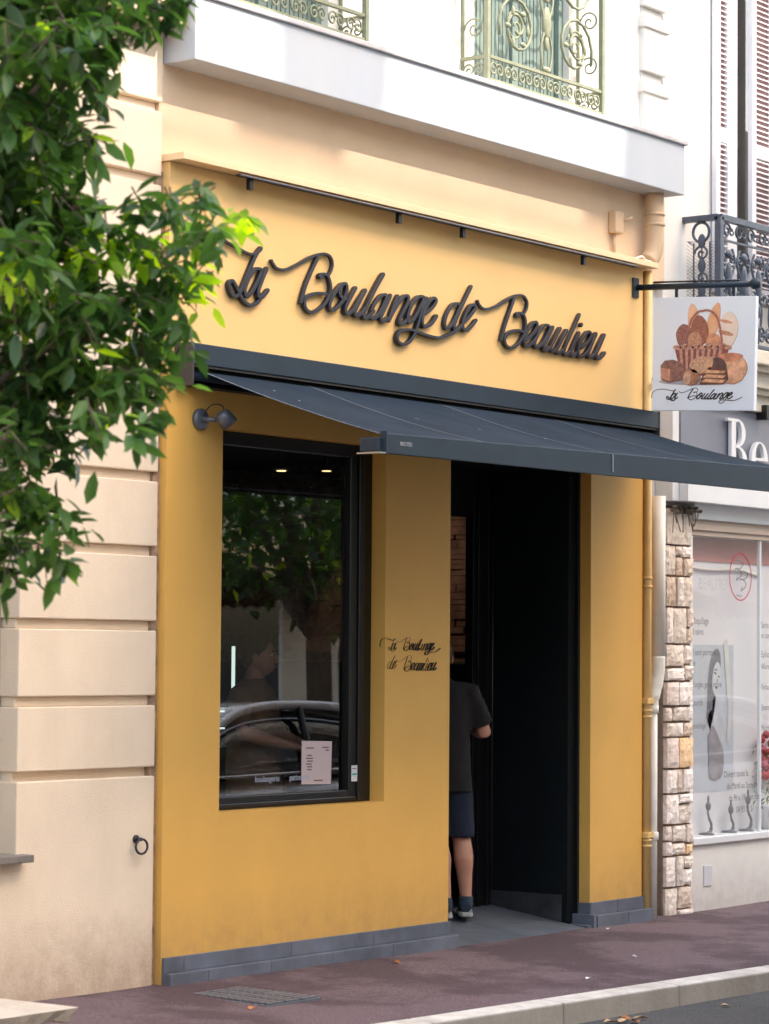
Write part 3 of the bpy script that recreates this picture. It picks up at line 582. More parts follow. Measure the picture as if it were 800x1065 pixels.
MB().hexa([(.12,yf-.012,zl0+.01),(fbx1,yf-.012,zr0+.02),(fbx1,yf+.10,zr0+.02),(.12,yf+.10,zl0+.01),(.12,yf-.012,zl1-.02),(fbx1,yf-.012,zr1-.02),(fbx1,yf+.10,zr1-.02),(.12,yf+.10,zl1-.02)]).build('bar_profile', M['anthra'], aw, bevel=.006)
MB().box(.152,.163,yf-.036,yf+.0,zl0-.006,zl1+.012).build('end_cap', M['anthra'], aw, bevel=.002)
MB().box(.10,.165,yf-.034,yf+.10,zl0-.004,zl0+.004).build('edge_strip', M['chrome'], aw)
MB().box(2.20,2.206,yf-.034,yf-.0305,zl0+.03,zl1+.03).build('joint', M['canvas_light'], aw)
for xa, xe in ((.55,1.25),(4.0,3.3)):
    ar = MB(); ar.tube([(xa,-.09,2.955),(xe,-.62,2.80)], .020, 10); ar.tube([(xe,-.62,2.80),(xa,yf+.05,2.63)], .018, 10); ar.ball((xe,-.62,2.80), .03, 10, 8); ar.build('folding_arm', M['anthra'], aw)
# ------------------------------------------------------------------ lettering
CW = {'t':.015,'m':.0185,'T':.0225}
def script_word(name, strokes, fmap, width, y, th, material, parent, kk=4):
    m = MB()
    for si, (c_, pts) in enumerate(strokes):
        P = cr([fmap(p) for p in pts], kk); n = len(P); ws = []
        for i, p in enumerate(P):
            a = P[max(i-1,0)]; b = P[min(i+1,n-1)]; dx, dz = b[0]-a[0], b[1]-a[1]; L = math.hypot(dx,dz) or 1
            f = abs(dz)/L; base = CW[c_]*width
            ws.append(base*(.72+.28*f) if c_ == 'T' else base*(.85+.25*f))
        m.ribbon(P, ws, y-.0016*(si % 7), th+.0016*(si % 7), material is not None)
    return m.build(name, material, parent)
sg_ = thing('shop_sign_lettering', 'large dark raised script lettering La Boulange de Beaulieu on the fascia', 'sign lettering', (2.3,0,3.5))
for wname in ('La','Boulange','de','Beaulieu'):
    o = script_word('word', STROKES[wname], lambda p: p, 1.0, -.024, .020, M['letter'], sg_); o['label'] = 'raised script word '+wname
# small lettering on the pillar between window and door
sd_ = thing('wall_lettering', 'small black script La Boulange de Beaulieu on the ochre pillar beside the entrance', 'lettering', (2.1,0,1.6))
def line_map(words, x0, x1, z0, s=1.0, ref=None):
    xs_ = [p[0] for w_ in words for c_, P in STROKES[w_] for p in P]; a, b = min(xs_), max(xs_); k = (x1-x0)/(b-a)
    return lambda p, a=a, k=k: (x0+(p[0]-a)*k, z0+(p[1]-3.42)*k)
f1 = line_map(['La','Boulange'], 1.86, 2.36, 1.622)
for wn in ('La','Boulange'):
    S = [(c_, P) for c_, P in STROKES[wn]]
    if wn == 'Boulange': S = [(c_, [p for p in P if p[0] < 2.62]) for c_, P in S]
    if wn == 'La': S = S[1:]+[('t', [(.10,3.50),(.12,3.62),(.22,3.70),(.40,3.70),(.55,3.665),(.63,3.66),(.70,3.70)])]
    script_word('word', S, f1, .135, -.0015, .001, M['decal'], sd_)
k2 = .21
for wn, dx in (('de',1.93-2.03*k2-.0),('Beaulieu',1.93-2.03*k2)):
    xs_ = [p[0] for w_ in ('de','Beaulieu') for c_, P in STROKES[w_] for p in P]; a, b = min(xs_), max(xs_); k2 = .46/(b-a)
    script_word('word', STROKES[wn], lambda p: (1.862+(p[0]-a)*k2, 1.512+(p[1]-3.42)*k2), .13, -.0015, .001, M['decal'], sd_)

# ------------------------------------------------------------------ light bar under the ledge
lb = thing('light_bar', 'thin dark metal light strip running under the peach ledge of the shop fascia', 'light bar', (2.4,-.08,4.03))
MB().box(.43,4.34,-.098,-.070,4.030,4.042).build('profile', M['anthra'], lb, bevel=.002)
MB().tube([(.43,-.105,4.034),(4.34,-.105,4.034)], .0055, 8).build('front_tube', M['grey_plastic'], lb)
for xx in (.54,1.84,2.46,3.75):
    MB().box(xx-.014,xx+.014,-.085,-.06,3.975,4.032).build('bracket', M['black'], lb, bevel=.002)
# ------------------------------------------------------------------ wall spot left of window
wp = thing('wall_spotlight', 'small grey round spotlight on the ochre wall at the upper left of the window', 'spotlight', (.25,0,2.77))
MB().lathe([(.055,-.0),(.055,-.018),(.046,-.026),(.01,-.027)], (.245,-.001,2.775), 'y').build('base', M['grey_plastic'], wp)
MB().tube([(.245,-.025,2.775),(.262,-.07,2.772),(.275,-.085,2.772)], [.014,.012,.012], 10).build('arm', M['grey_plastic'], wp)
hd = MB(); hd.lathe([(.006,.056),(.030,.053),(.046,.040),(.053,.018),(.056,-.045),(.051,-.045),(.049,-.02),(.012,-.012)], (0,0,0), 'z')
hd.xform(Matrix.Translation((.315,-.115,2.778)) @ Matrix.Rotation(R(-38),4,'Y') @ Matrix.Rotation(R(-18),4,'X') @ Matrix.Scale(.82,4)); hd.build('head', M['grey_plastic'], wp)
MB().tube(cr([(.248,-.03,2.80),(.262,-.055,2.84),(.290,-.075,2.852),(.315,-.09,2.845),(.318,-.1,2.825)]), .0035, 6).build('cable', M['black'], wp)
# ------------------------------------------------------------------ junction box
jb = thing('junction_box', 'small beige electrical box on the cream wall above the ledge', 'junction box', (4.27,.05,4.3))
MB().box(4.235,4.335,-.005,.05,4.245,4.385).build('body', M['bpipe'], jb, bevel=.008)
MB().tube([(4.275,.03,4.245),(4.275,.03,4.09)], .012, 8).build('conduit', M['bpipe'], jb)
MB().tube([(4.335,.02,4.335),(4.39,-.01,4.345),(4.40,-.03,4.355)], .012, 8).build('cable_gland', M['bpipe'], jb)
cb = MB(); cb.tube(cr([(4.40,-.04,4.092),(4.46,-.06,4.115),(4.52,-.05,4.100),(4.57,-.06,4.094)]), .008, 6); tag(cb.build('loose_cable', M['cream']), 'short cream cable end lying on the shop ledge by the soil pipe', 'cable')
# ------------------------------------------------------------------ pipes
pp = thing('soil_pipe', 'thick beige drainpipe bending out under the white balcony slab', 'drainpipe', (4.76,-.04,4.3))
MB().tube(cr([(4.665,-.03,4.545),(4.665,-.03,4.30),(4.66,-.03,4.21),(4.635,-.025,4.14),(4.60,-.02,4.10)]), .060, 18).build('pipe', M['bpipe'], pp)
for z in (4.40,4.335): MB().lathe([(.060,0),(.068,.004),(.068,.016),(.060,.02)], (4.665,-.03,z)).build('collar', M['bpipe'], pp)
yp = thing('ochre_drainpipe', 'narrow ochre painted drainpipe with collars at the right edge of the shop front', 'drainpipe', (4.66,-.01,0))
MB().tube([(4.632,-.002,4.05),(4.632,-.002,-.06)], .029, 16).build('pipe', M['ypipe'], yp)
for z in (2.085,2.03,1.25,1.21,.435,.40): MB().lathe([(.029,0),(.035,.004),(.035,.014),(.029,.018)], (4.632,-.002,z)).build('collar', M['ypipe'], yp)
for z in (1.30,.46): MB().box(4.59,4.675,-.036,.03,z,z+.035).build('strap', M['ypipe'], yp, bevel=.004)
cp = thing('cream_drainpipe', 'cream drainpipe that narrows at a bend between the shop and the stone pillar', 'drainpipe', (4.77,-.02,0))
MB().tube([(4.765,-.005,2.62),(4.765,-.005,1.60)], .046, 18).build('wide_pipe', M['cream'], cp)
MB().tube(cr([(4.765,-.005,1.60),(4.760,-.005,1.50),(4.735,-.005,1.41),(4.712,-.005,1.34),(4.708,-.005,1.28)]), [.046]*6+[.044]*5+[.040]*5+[.032]*5, 18).build('bend', M['cream'], cp)
MB().tube([(4.71,-.003,1.32),(4.71,-.003,-.06)], .027, 16).build('narrow_pipe', M['cream'], cp)
for z in (1.24,.44): MB().lathe([(.027,0),(.035,.004),(.035,.05),(.027,.055)], (4.71,-.003,z)).build('collar', M['cream'], cp)
for i,(dx_,dy_) in enumerate(((4.60,-.004),)):
    MB()
cbk = thing('small_cable_box', 'small black cable clip on the pipe below the hanging sign', 'cable clip', (4.62,-.05,3.33))
MB().box(4.60,4.66,-.075,-.05,3.335,3.365).build('clip', M['black'], cbk, bevel=.004); MB().tube(cr([(4.66,-.07,3.35),(4.70,-.09,3.36),(4.74,-.09,3.39)]), .005, 6).build('wire', M['black'], cbk)
# ring
rg = thing('tether_ring', 'rusty iron ring hanging on the lowest beige block left of the shop', 'iron ring', (-.17,.03,.66))
MB().tube([(-.165,.032,.69),(-.165,-.012,.69)], .009, 8).build('stud', M['iron'], rg)
MB().tube([(-.165+.036*math.cos(a*math.pi/8), -.012-.006*math.cos(a*math.pi/8), .655+.036*math.sin(a*math.pi/8)) for a in range(17)], .006, 8, cap=False).build('ring', M['iron'], rg)
MB().lathe([(.02,0),(.02,-.01),(.012,-.014)], (-.165,.0295,.69), 'y').build('wall_plate', M['iron'], rg)

# ------------------------------------------------------------------ hanging sign
hs = thing('hanging_sign', 'square white hanging sign with a bread basket picture and La Boulange in script', 'hanging sign', (4.5,-.45,3.9))
MB().box(4.44,4.51,-.012,-.001,3.86,3.985).build('wall_plate', M['anthra'], hs, bevel=.003)
MB().tube([(4.49,-.01,3.925),(4.49,-.82,3.888)], .019, 14).build('arm', M['anthra'], hs)
MB().tube([(4.49,-.13,3.950),(4.49,-.74,3.918)], .006, 8).build('lamp_rail', M['black'], hs)
MB().ball((4.49,-.85,3.887), .036, 16, 12).build('finial', M['anthra'], hs)
for yy in (-.295,-.70): MB().box(4.485,4.495,yy-.010,yy+.010,3.81,3.92).build('hanger', M['anthra'], hs, bevel=.002)
C4 = {'tl':(-.140,3.850),'tr':(-.862,3.811),'bl':(-.122,3.140),'br':(-.847,3.106)}
def bd(u, v):      # board coordinates 0..1 -> (y, z)
    a = [C4['bl'][i]*(1-u)+C4['br'][i]*u for i in (0,1)]; b = [C4['tl'][i]*(1-u)+C4['tr'][i]*u for i in (0,1)]
    return tuple(a[i]*(1-v)+b[i]*v for i in (0,1))
XB = 4.478
MB().prismx([bd(0,0),bd(1,0),bd(1,1),bd(0,1)], XB, XB+.035).build('board', mat('sign board white', (.80,.82,.86), .35, .02, 2), hs, bevel=.002)
def art(name, polys, col, lvl, rough=.6, var=.35, scale=22, label=None):
    if lvl and name.split('_')[-1] in ('baguette','loaf','roll','bun','slice') and label is None:      # painted shade: darker underlay, shifted down, behind each loaf
        big = []
        for P in polys:
            cx_, cy_ = sum(p[0] for p in P)/len(P), sum(p[1] for p in P)/len(P); big.append([(cx_+(p[0]-cx_)*1.035+.15, cy_+(p[1]-cy_)*1.03-.45) for p in P])
        art(name+'_edge', big, (col[0]*.62, col[1]*.50, col[2]*.45), lvl-.5, rough, .3, 30, 'edge')
    m = MB()
    for P in polys:
        pts = [bd((x-0)/106., y/118.) for x, y in P]; xx = XB-.0004-.00035*lvl
        n = len(pts); m.add([(xx,p[0],p[1]) for p in pts]+[(XB-.0002,p[0],p[1]) for p in pts], [tuple(range(n))]+[(i,(i+1)%n,n+(i+1)%n,n+i) for i in range(n)])
    return m.build(name, mat('print '+name, col, rough, var, scale), hs)
def ell(cx, cy, a, b, rot=0, n=22, wob=.04, seed=0):
    rnd = random.Random(seed); c_, s_ = math.cos(R(rot)), math.sin(R(rot)); out = []
    for i in range(n):
        q = 2*math.pi*i/n; k = 1+rnd.uniform(-wob,wob); x, y = a*math.cos(q)*k, b*math.sin(q)*k; out.append((cx+x*c_-y*s_, cy+x*s_+y*c_))
    return out
art('printed_shadow', [ell(49,30,42,3.6)], (.42,.38,.40), 0, var=.1)
art('printed_baguette', [ell(43,91,6.2,20,8)], (.84,.47,.28), 1, var=.15, scale=12)
art('printed_baguette', [ell(62,90,6,22,-14)], (.82,.42,.22), 1, var=.15, scale=12)
art('printed_pale_loaf', [ell(78,84,10,18,-4)], (.86,.66,.52), 1, var=.08)
art('printed_pale_loaf_scores', [ell(76,92,7,1.6,-14), ell(76,80,8,2.2,-16)], (.60,.27,.16), 2)
art('printed_seeded_roll', [ell(49,84,8.5,15,8)], (.36,.13,.08), 3, var=.55, scale=90)
art('printed_seeded_roll', [ell(33,78,8.5,12,4)], (.34,.13,.10), 3, var=.6, scale=90)
art('printed_bun', [ell(44,72,7,10)], (.55,.26,.15), 4, var=.4, scale=70)
art('printed_bun', [ell(63,72,7,8,-15)], (.68,.30,.16), 4, var=.3, scale=40)
hh = []
for i in range(15):
    q = math.pi*(1-i/14); hh.append((54+17*math.cos(q)+ (0 if i else 0), 88+17*math.sin(q)))
hh = [(37,83)]+[(38+2*i, 90+4.2*i-.33*i*i) for i in range(1,8)]+[(56,104),(62,102),(67,96),(70,86),(72,74),(72.5,62)]
outr = cr(hh,3); inn = [(p[0]*.955+2.4, p[1]-2.3 if p[1] > 84 else p[1]) for p in outr]
hm = MB()
for i in range(len(outr)-1):
    a, b = outr[i], outr[i+1]; L = math.hypot(b[0]-a[0], b[1]-a[1]) or 1; nx_, ny_ = -(b[1]-a[1])/L*1.1, (b[0]-a[0])/L*1.1
    q = [bd((p[0]+s*nx_)/106, (p[1]+s*ny_)/118) for p, s in ((a,1),(b,1),(b,-1),(a,-1))]; hm.add([(XB-.0030-.00001*i,p[0],p[1]) for p in q], [(0,1,2,3)])
hm.build('printed_basket_handle', mat('print basket handle', (.42,.15,.10), .6, .4, 90), hs, fix=False)
art('printed_basket', [[(23,66),(80,66),(76,50),(70,36),(33,36),(27,50)]], (.30,.085,.06), 5, var=.6, scale=60)
art('printed_basket_staves', [[(28+6*i,64),(31+6*i,64),(33+4.8*i,38),(31+4.8*i,38)] for i in range(8)], (.55,.30,.22), 6, var=.4, scale=90)
art('printed_basket_rim', [ell(26+6.5*i,66+(1 if i % 2 else -.6),4.6,2.6,18 if i % 2 else -12, 12) for i in range(9)], (.52,.25,.17), 7, var=.5, scale=90)
art('printed_square_loaf', [[(9,47),(13,52),(22,53),(30,50),(34,42),(33,33),(18,30),(10,33)]], (.28,.13,.10), 8, var=.5, scale=40)
art('printed_square_loaf_face', [[(9,45),(19,43),(19,30.5),(10,33)]], (.62,.28,.18), 9, var=.3)
art('printed_round_loaf', [ell(83,44,15,15.5)], (.74,.38,.22), 8, var=.3, scale=24)
art('printed_loaf_crust', [ell(80,55,14,4.5,4)], (.62,.24,.13), 9, var=.4)
art('printed_dark_slice', [ell(68,46,9,9,-8)], (.13,.07,.06), 10, var=.3)
art('printed_oat_bun', [ell(51,47.5,12,8.5,16)], (.60,.33,.20), 11, var=.5, scale=80)
art('printed_bun_face', [ell(60,49,3.5,7,-10)], (.70,.36,.20), 12, var=.3)
art('printed_small_loaf', [ell(41,35,9,8.2,-6)], (.38,.17,.10), 11, var=.5, scale=50)
art('printed_small_loaf_face', [ell(37,34,4,7,-8)], (.66,.36,.24), 12)
art('printed_slices_shadow', [[(50,27),(52,34),(60,45),(78,44),(80,32),(74,27)]], (.16,.06,.04), 12)
art('printed_slices', [[(52+1.5*i,29.5+4.6*i),(74+.5*i,28.5+5*i),(77,31.5+4.6*i),(56+i,33+4.6*i)] for i in range(3)], (.76,.38,.20), 13, var=.4, scale=50)
bw_ = [('La','Boulange')]
xs_ = [p[0] for w_ in ('La','Boulange') for c_, P in STROKES[w_] for p in P if p[0] < 2.7]; sa, sb = min(xs_), max(xs_)
for wn in ('La','Boulange'):
    S = [(c_, [p for p in P if p[0] < 2.75]) for c_, P in STROKES[wn]]
    if wn == 'La': S = S[1:]+[('t', [(.02,3.46),(.04,3.60),(.16,3.69),(.36,3.71),(.52,3.68),(.62,3.66),(.70,3.70)])]
    m = MB()
    for si, (c_, pts) in enumerate(S):
        P = cr(pts, 4); P = [bd((14+(p[0]-sa)/(sb-sa)*80)/106, (11.5+(p[1]-3.42)/(sb-sa)*80*1.0)/118) for p in P]
        wd = {'t':.0042,'m':.005,'T':.0085}[c_]
        for i in range(len(P)-1):
            a, b = P[i], P[i+1]; L = math.hypot(b[0]-a[0], b[1]-a[1]) or 1; n_ = (-(b[1]-a[1])/L*wd/2, (b[0]-a[0])/L*wd/2); e = ((b[0]-a[0])*.2,(b[1]-a[1])*.2)
            m.add([(XB-.0006-.00004*si-.000003*i, q[0], q[1]) for q in ((a[0]+n_[0]-e[0],a[1]+n_[1]-e[1]),(b[0]+n_[0]+e[0],b[1]+n_[1]+e[1]),(b[0]-n_[0]+e[0],b[1]-n_[1]+e[1]),(a[0]-n_[0]-e[0],a[1]-n_[1]-e[1]))], [(0,1,2,3)])
    m.build('word', M['decal'], hs, fix=False)
M['orn'] = mat('grey glass ornament', (.20,.20,.22), .3, .2, 12)
# ------------------------------------------------------------------ text helper (built in font, turned into mesh)
def text_into(m, s, size, x, y, z, sx=1.0, depth=0, bold=0):
    cu = bpy.data.curves.new('t', 'FONT'); cu.body = s; cu.size = size; cu.offset = bold; cu.extrude = depth
    o = bpy.data.objects.new('t', cu); COL.objects.link(o); dg = bpy.context.evaluated_depsgraph_get(); dg.update()
    me = bpy.data.meshes.new_from_object(o.evaluated_get(dg))
    m.add([(x+v.co.x*sx, y-v.co.z, z+v.co.y) for v in me.vertices], [tuple(p.vertices) for p in me.polygons])
    bpy.data.objects.remove(o); bpy.data.curves.remove(cu); bpy.data.meshes.remove(me)
m = MB(); text_into(m, 'BROTEX', .026, .27, yf-.0315, 2.597, 1.0, 0, .0006); m.build('maker_mark', M['canvas_light'], aw, fix=False)

# ------------------------------------------------------------------ neighbouring shop building
nb = thing('neighbouring_building', 'white rendered neighbouring building with grey beauty shop fascia, stone pillar and iron balcony', 'building', (6.5,.5,0))
m = MB(); m.box(4.93,20,.065,.4,3.3,9.5); m.box(4.93,5.0,.065,.4,2.58,3.3); m.box(4.6,4.93,.1,.4,-.3,4.6)
# keep the upper window opening free
m = MB(); m.box(4.93,5.62,.065,.4,3.3,9.5); m.box(6.75,20,.065,.4,3.3,9.5); m.box(5.62,6.75,.065,.4,6.6,9.5); m.box(5.62,6.75,.065,.4,3.3,4.0); m.box(4.58,4.93,.12,.4,-.3,9.5); m.box(4.93,20,.12,.4,2.5,3.3)
m.box(5.31,20,.24,6,-.3,3.4); m.box(4.94,20,.41,6,3.4,9.5); m.build('wall', M['white_wall'], nb, bevel=.003)
# stone pillar, irregular squared rubble
m = MB(); random.seed(17); z = -.12
cols = [4.94, 5.05, 5.17, 5.285]
rows = []
while z < 2.56:
    h = random.choice([.10,.16,.20,.24]); h = min(h, 2.575-z); rows.append((z, h)); z += h
for z, h in rows:
    k = random.random()
    if k < .3: spl = [(4.94,5.10),(5.10,5.285)]
    elif k < .6: spl = [(4.94,5.03),(5.03,5.20),(5.20,5.285)]
    elif k < .8: spl = [(4.94,5.17),(5.17,5.285)]
    else: spl = [(4.94,5.07),(5.07,5.16),(5.16,5.285)]
    for a, b in spl:
        parts_ = [(z, z+h)]
        if h > .18 and random.random() < .5: q = z+h*random.uniform(.35,.65); parts_ = [(z,q),(q,z+h)]
        for c, d in parts_:
            j = .006; f_ = .048-random.uniform(0,.018)
            x0, x1, z0, z1 = a+j+random.uniform(0,.004), b-j-random.uniform(0,.004), c+j+random.uniform(0,.004), d-j-random.uniform(0,.004)
            # rough face grid
            nx_, nz_ = 5, 5; vs = []
            for i in range(nx_+1):
                for k2_ in range(nz_+1):
                    u, v = i/nx_, k2_/nz_; edge = min(u,1-u,v,1-v)
                    vs.append((x0+(x1-x0)*u+random.uniform(-.003,.003), f_-(.010*min(1,edge*5))+random.uniform(-.004,.004), z0+(z1-z0)*v+random.uniform(-.003,.003)))
            n0 = len(vs)
            for x_, z_ in ((x0,z0),(x1,z0),(x1,z1),(x0,z1)): vs.append((x_,.078,z_))
            fs = [(i*(nz_+1)+k2_,(i+1)*(nz_+1)+k2_,(i+1)*(nz_+1)+k2_+1,i*(nz_+1)+k2_+1) for i in range(nx_) for k2_ in range(nz_)]
            E1 = [i*(nz_+1) for i in range(nx_+1)]; E2 = [nx_*(nz_+1)+k2_ for k2_ in range(nz_+1)]; E3 = [i*(nz_+1)+nz_ for i in range(nx_+1)]; E4 = list(range(nz_+1))
            fs += [tuple(E1)+(n0+1,n0), tuple(E2)+(n0+2,n0+1), tuple(E3[::-1])+(n0+3,n0+2)[::1], tuple(E4[::-1])+(n0,n0+3)]
            m.add(vs, fs, False, random.random())
# stone material with one tone per stone
sm_ = bpy.data.materials['pale cut stone']; nt = sm_.node_tree; bs = nt.nodes['Principled BSDF']
at = nt.nodes.new('ShaderNodeAttribute'); at.attribute_name = 'tone'; rp = nt.nodes.new('ShaderNodeValToRGB')
rp.color_ramp.interpolation = 'CONSTANT'; e = rp.color_ramp.elements; e[0].color = (1.05,.98,.92,1); e[1].position = .35; e[1].color = (1.25,1.2,1.2,1)
for p_, c_ in ((.6,(.95,.82,.72,1)),(.78,(1.3,.95,.62,1)),(.86,(1.1,1.0,.98,1))): q = rp.color_ramp.elements.new(p_); q.color = c_
mx = nt.nodes.new('ShaderNodeMix'); mx.data_type = 'RGBA'; mx.blend_type = 'MULTIPLY'; mx.inputs[0].default_value = 1
old = bs.inputs['Base Color'].links[0].from_socket; nt.links.new(at.outputs['Fac'], rp.inputs['Fac']); nt.links.new(old, mx.inputs[6]); nt.links.new(rp.outputs['Color'], mx.inputs[7]); nt.links.new(mx.outputs[2], bs.inputs['Base Color'])
so = m.build('stone_pillar', M['stone_a'], nb, tone=True)
MB().box(4.932,5.287,.064,.12,-.3,2.578).build('pillar_core', M['stone_g'], nb)
# twig remains on top of the pillar
m = MB(); random.seed(4)
for i in range(9):
    x = random.uniform(4.95,5.22); m.tube(cr([(x,.01,2.575),(x+random.uniform(-.06,.08),-.01,2.53),(x+random.uniform(-.08,.10),.0,2.47-random.uniform(0,.08))]), .0035, 5)
for i in range(16):
    x = random.uniform(4.95,5.30); m.ball((x,random.uniform(-.01,.02),random.uniform(2.53,2.572)), (.022,.015,.012), 7, 5)
m.build('dry_creeper', M['trunk'], nb)
# fascia: grey panel, white band, letters
m = MB(); m.box(5.02,20,-.02,.12,2.76,3.245); m.build('fascia_panel', M['grey_fascia'], nb, bevel=.004)
m = MB(); m.box(4.935,5.018,-.01,.12,2.60,3.25); m.box(5.0185,20,-.075,.12,2.60,2.757); m.box(5.29,20,.03,.12,2.50,2.60); m.build('fascia_trim', M['white_al'], nb, bevel=.004)
m = MB(); m.box(5.29,20,.055,.12,2.395,2.50); m.box(5.29,20,.04,.055,2.43,2.47); m.build('blind_box', mat('beige shutter box', (.55,.44,.36), .6, .06, 4), nb, bevel=.003)
# serif letters Be
def serif(name, polys, y0=-.062, y1=-.036):
    m = MB()
    for i, P in enumerate(polys): m.prism(P, y0-.0006*i, y1)
    return m.build(name, M['white_al'], nb, bevel=.0015)
def ring_poly(cx, cz, rx, rz, w, a0, a1, n=18, wmin=.3):
    o = []; i_ = []
    for k in range(n+1):
        q = R(a0+(a1-a0)*k/n); ww = w*(wmin+(1-wmin)*abs(math.cos(q)))
        o.append((cx+rx*math.cos(q), cz+rz*math.sin(q))); i_.append((cx+(rx-ww)*math.cos(q), cz+(rz-ww*.55)*math.sin(q)))
    return o+i_[::-1]
bx0, bz0 = 5.585, 2.795
serif('letter', [[(bx0+.03,bz0),(bx0+.09,bz0),(bx0+.09,bz0+.365),(bx0+.03,bz0+.365)], [(bx0-.02,bz0+.365),(bx0+.13,bz0+.365),(bx0+.13,bz0+.385),(bx0-.02,bz0+.385)], [(bx0-.02,bz0-.015),(bx0+.13,bz0-.015),(bx0+.13,bz0+.004),(bx0-.02,bz0+.004)],
    ring_poly(bx0+.11,bz0+.292,.11,.093,.055,-90,90), ring_poly(bx0+.11,bz0+.095,.135,.110,.062,-90,90), [(bx0+.085,bz0+.192),(bx0+.14,bz0+.192),(bx0+.14,bz0+.206),(bx0+.085,bz0+.206)]])
ex = 6.005
serif('letter', [ring_poly(ex,bz0+.125,.115,.128,.055,0,285,26), [(ex-.08,bz0+.125),(ex+.113,bz0+.125),(ex+.113,bz0+.143),(ex-.08,bz0+.143)]])
MB().box(6.03,6.07,-.10,-.02,3.20,3.30).build('bracket', M['black'], nb, bevel=.003); MB().tube([(6.05,-.06,3.27),(6.6,-.10,3.275)], .012, 8).build('bracket', M['black'], nb)
# cornice + balcony
m = MB()
for z0, z1, yy in ((3.252,3.36,-.06),(3.36,3.40,-.10),(3.40,3.50,-.14),(3.50,3.54,-.19),(3.54,3.63,-.24)): m.box(5.30,20,yy,.065,z0,z1-.001)
m.build('balcony_slab', mat('cream cornice stone', (.72,.66,.54), .8, .06, 4, stain=.3, scol=(.5,.4,.28)), nb, bevel=.005)
m = MB(); yb = -.20; zb, zt = 3.645, 4.455
m.box(5.20,7.6,yb-.022,yb+.022,zt-.02,zt+.018); m.box(5.178,5.222,yb,.064,zt-.02,zt+.018); m.box(5.22,7.6,yb-.014,yb+.014,zb,zb+.02); m.box(5.22,7.6,yb-.010,yb+.010,zt-.15,zt-.138); m.box(5.194,5.206,yb,.064,zb,zb+.02)
for x in (5.20,6.45,7.58): m.box(x-.022,x+.022,yb-.022,yb+.022,zb-.01,zt)
def T2(pts, r_, side=None): m.tube([((side if side else p[0]), (yb+p[0] if side else yb), p[1]) for p in pts], r_, 6)
for i in range(15):
    c = 5.30+.16*i; T2(spiral(c,zt-.078,.052,1.2,0,1,.35), .008); T2(spiral(c+.06,zt-.075,.03,1,0,-1,.4), .006)
for i in range(12):
    c = 5.32+.20*i
    for sg in (-1,1):
        T2(spiral(c+sg*.045,zb+.09,.06,1.6,math.pi*(.5+.4*sg),-sg), .009)
        T2(cr([(c,zb+.03),(c+sg*.05,zb+.22),(c+sg*.015,zb+.38),(c+sg*.085,zb+.52),(c+sg*.05,zb+.62)]), .009)
        T2(spiral(c+sg*.05,zb+.55,.045,1.5,-math.pi/2,sg), .008)
        T2(spiral(c+sg*.06,zb+.33,.04,1.4,math.pi/2,sg), .007)
    m.ball((c,yb-.005,zb+.42), (.035,.018,.11), 8, 7); m.ball((c,yb-.005,zb+.25), (.022,.014,.05), 8, 6); m.ball((c,yb-.005,zb+.58), (.045,.016,.03), 8, 6)
for i in range(30):
    rnd = random.Random(i); m.ball((5.28+rnd.random()*2.2, yb-.004, zb+rnd.uniform(.03,.62)), (.022,.012,.014), 7, 5)
T2([(.135+.06*math.cos(a*.4),zt-.09+.065*math.sin(a*.4)) for a in range(17)], .010, 5.20)
for a in (.07,.13,.19):
    T2([(a,zb+.02),(a,zt-.16)], .006, 5.20)
for k in range(4):
    T2(spiral(.13,zb+.10+.16*k,.055,1.5,0,1 if k % 2 else -1), .008, 5.20); m.ball((5.20,yb+.13,zb+.18+.16*k), (.012,.03,.05), 8, 6)
m.build('railing', M['rail_d'], nb)
m = MB()
for i in range(28):
    z_ = zb+.03+.023*i
    for d_ in (1,-1): m.tube([(5.212,yb+.02,z_),(5.213,yb+.25,max(zb+.02,min(zt-.14,z_+.18*d_)))], .0012, 4, False)
m.build('wire_mesh', M['grey_plastic'], nb)
# window with louvred shutters above the balcony
m = MB(); m.box(5.62,6.75,.20,.4,4.0,6.6); m.build('window_void', mat('grey brown room', (.12,.10,.09), .8, .2, 3), nb)
m = MB(); m.box(5.765,5.90,.055,.199,4.0,6.6); m.box(5.90,5.965,.13,.199,4.0,6.6); m.box(5.86,6.66,.09,.199,6.5,6.6); m.box(6.66,6.74,.09,.199,4.0,6.6); win = m.build('window', mat('bluish white window frame', (.68,.69,.72), .5, .05, 5), nb, bevel=.004)
MB().add([(5.93,.168,4.0),(6.66,.168,4.0),(6.66,.168,6.5),(5.93,.168,6.5)],[(0,1,2,3)]).build('pane', M['glass2'], win, fix=False)
def louvre(name, x0, x1, zA, zB, y):
    fr = MB(); fr.box(x0,x0+.055,y,y+.035,zA,zB); fr.box(x1-.055,x1,y,y+.035,zA,zB)
    for zz in (zA, (zA+zB)/2-.25, zB-.07): fr.box(x0+.055,x1-.055,y,y+.035,zz,zz+.09)
    fr.box(x0+.056,x1-.056,y+.030,y+.034,zA,zB)
    f_ = fr.build(name, M['shut_w'], nb, bevel=.002)
    sl_ = MB(); z = zA+.10
    while z < zB-.1:
        sl_.hexa([(x0+.055,y+.004,z),(x1-.055,y+.004,z),(x1-.055,y+.028,z+.012),(x0+.055,y+.028,z+.012),(x0+.055,y+.004,z+.007),(x1-.055,y+.004,z+.007),(x1-.055,y+.028,z+.019),(x0+.055,y+.028,z+.019)]); z += .036
    sl_.build('louvre', M['shut_w'], f_); MB().box(x0+.056,x1-.056,y+.0285,y+.0298,zA+.01,zB-.01).build('louvre_back', M['shut_back'], f_)
louvre('shutter', 5.55, 5.762, 4.02, 6.55, .020); louvre('shutter', 6.075, 6.40, 4.02, 6.5, .035)
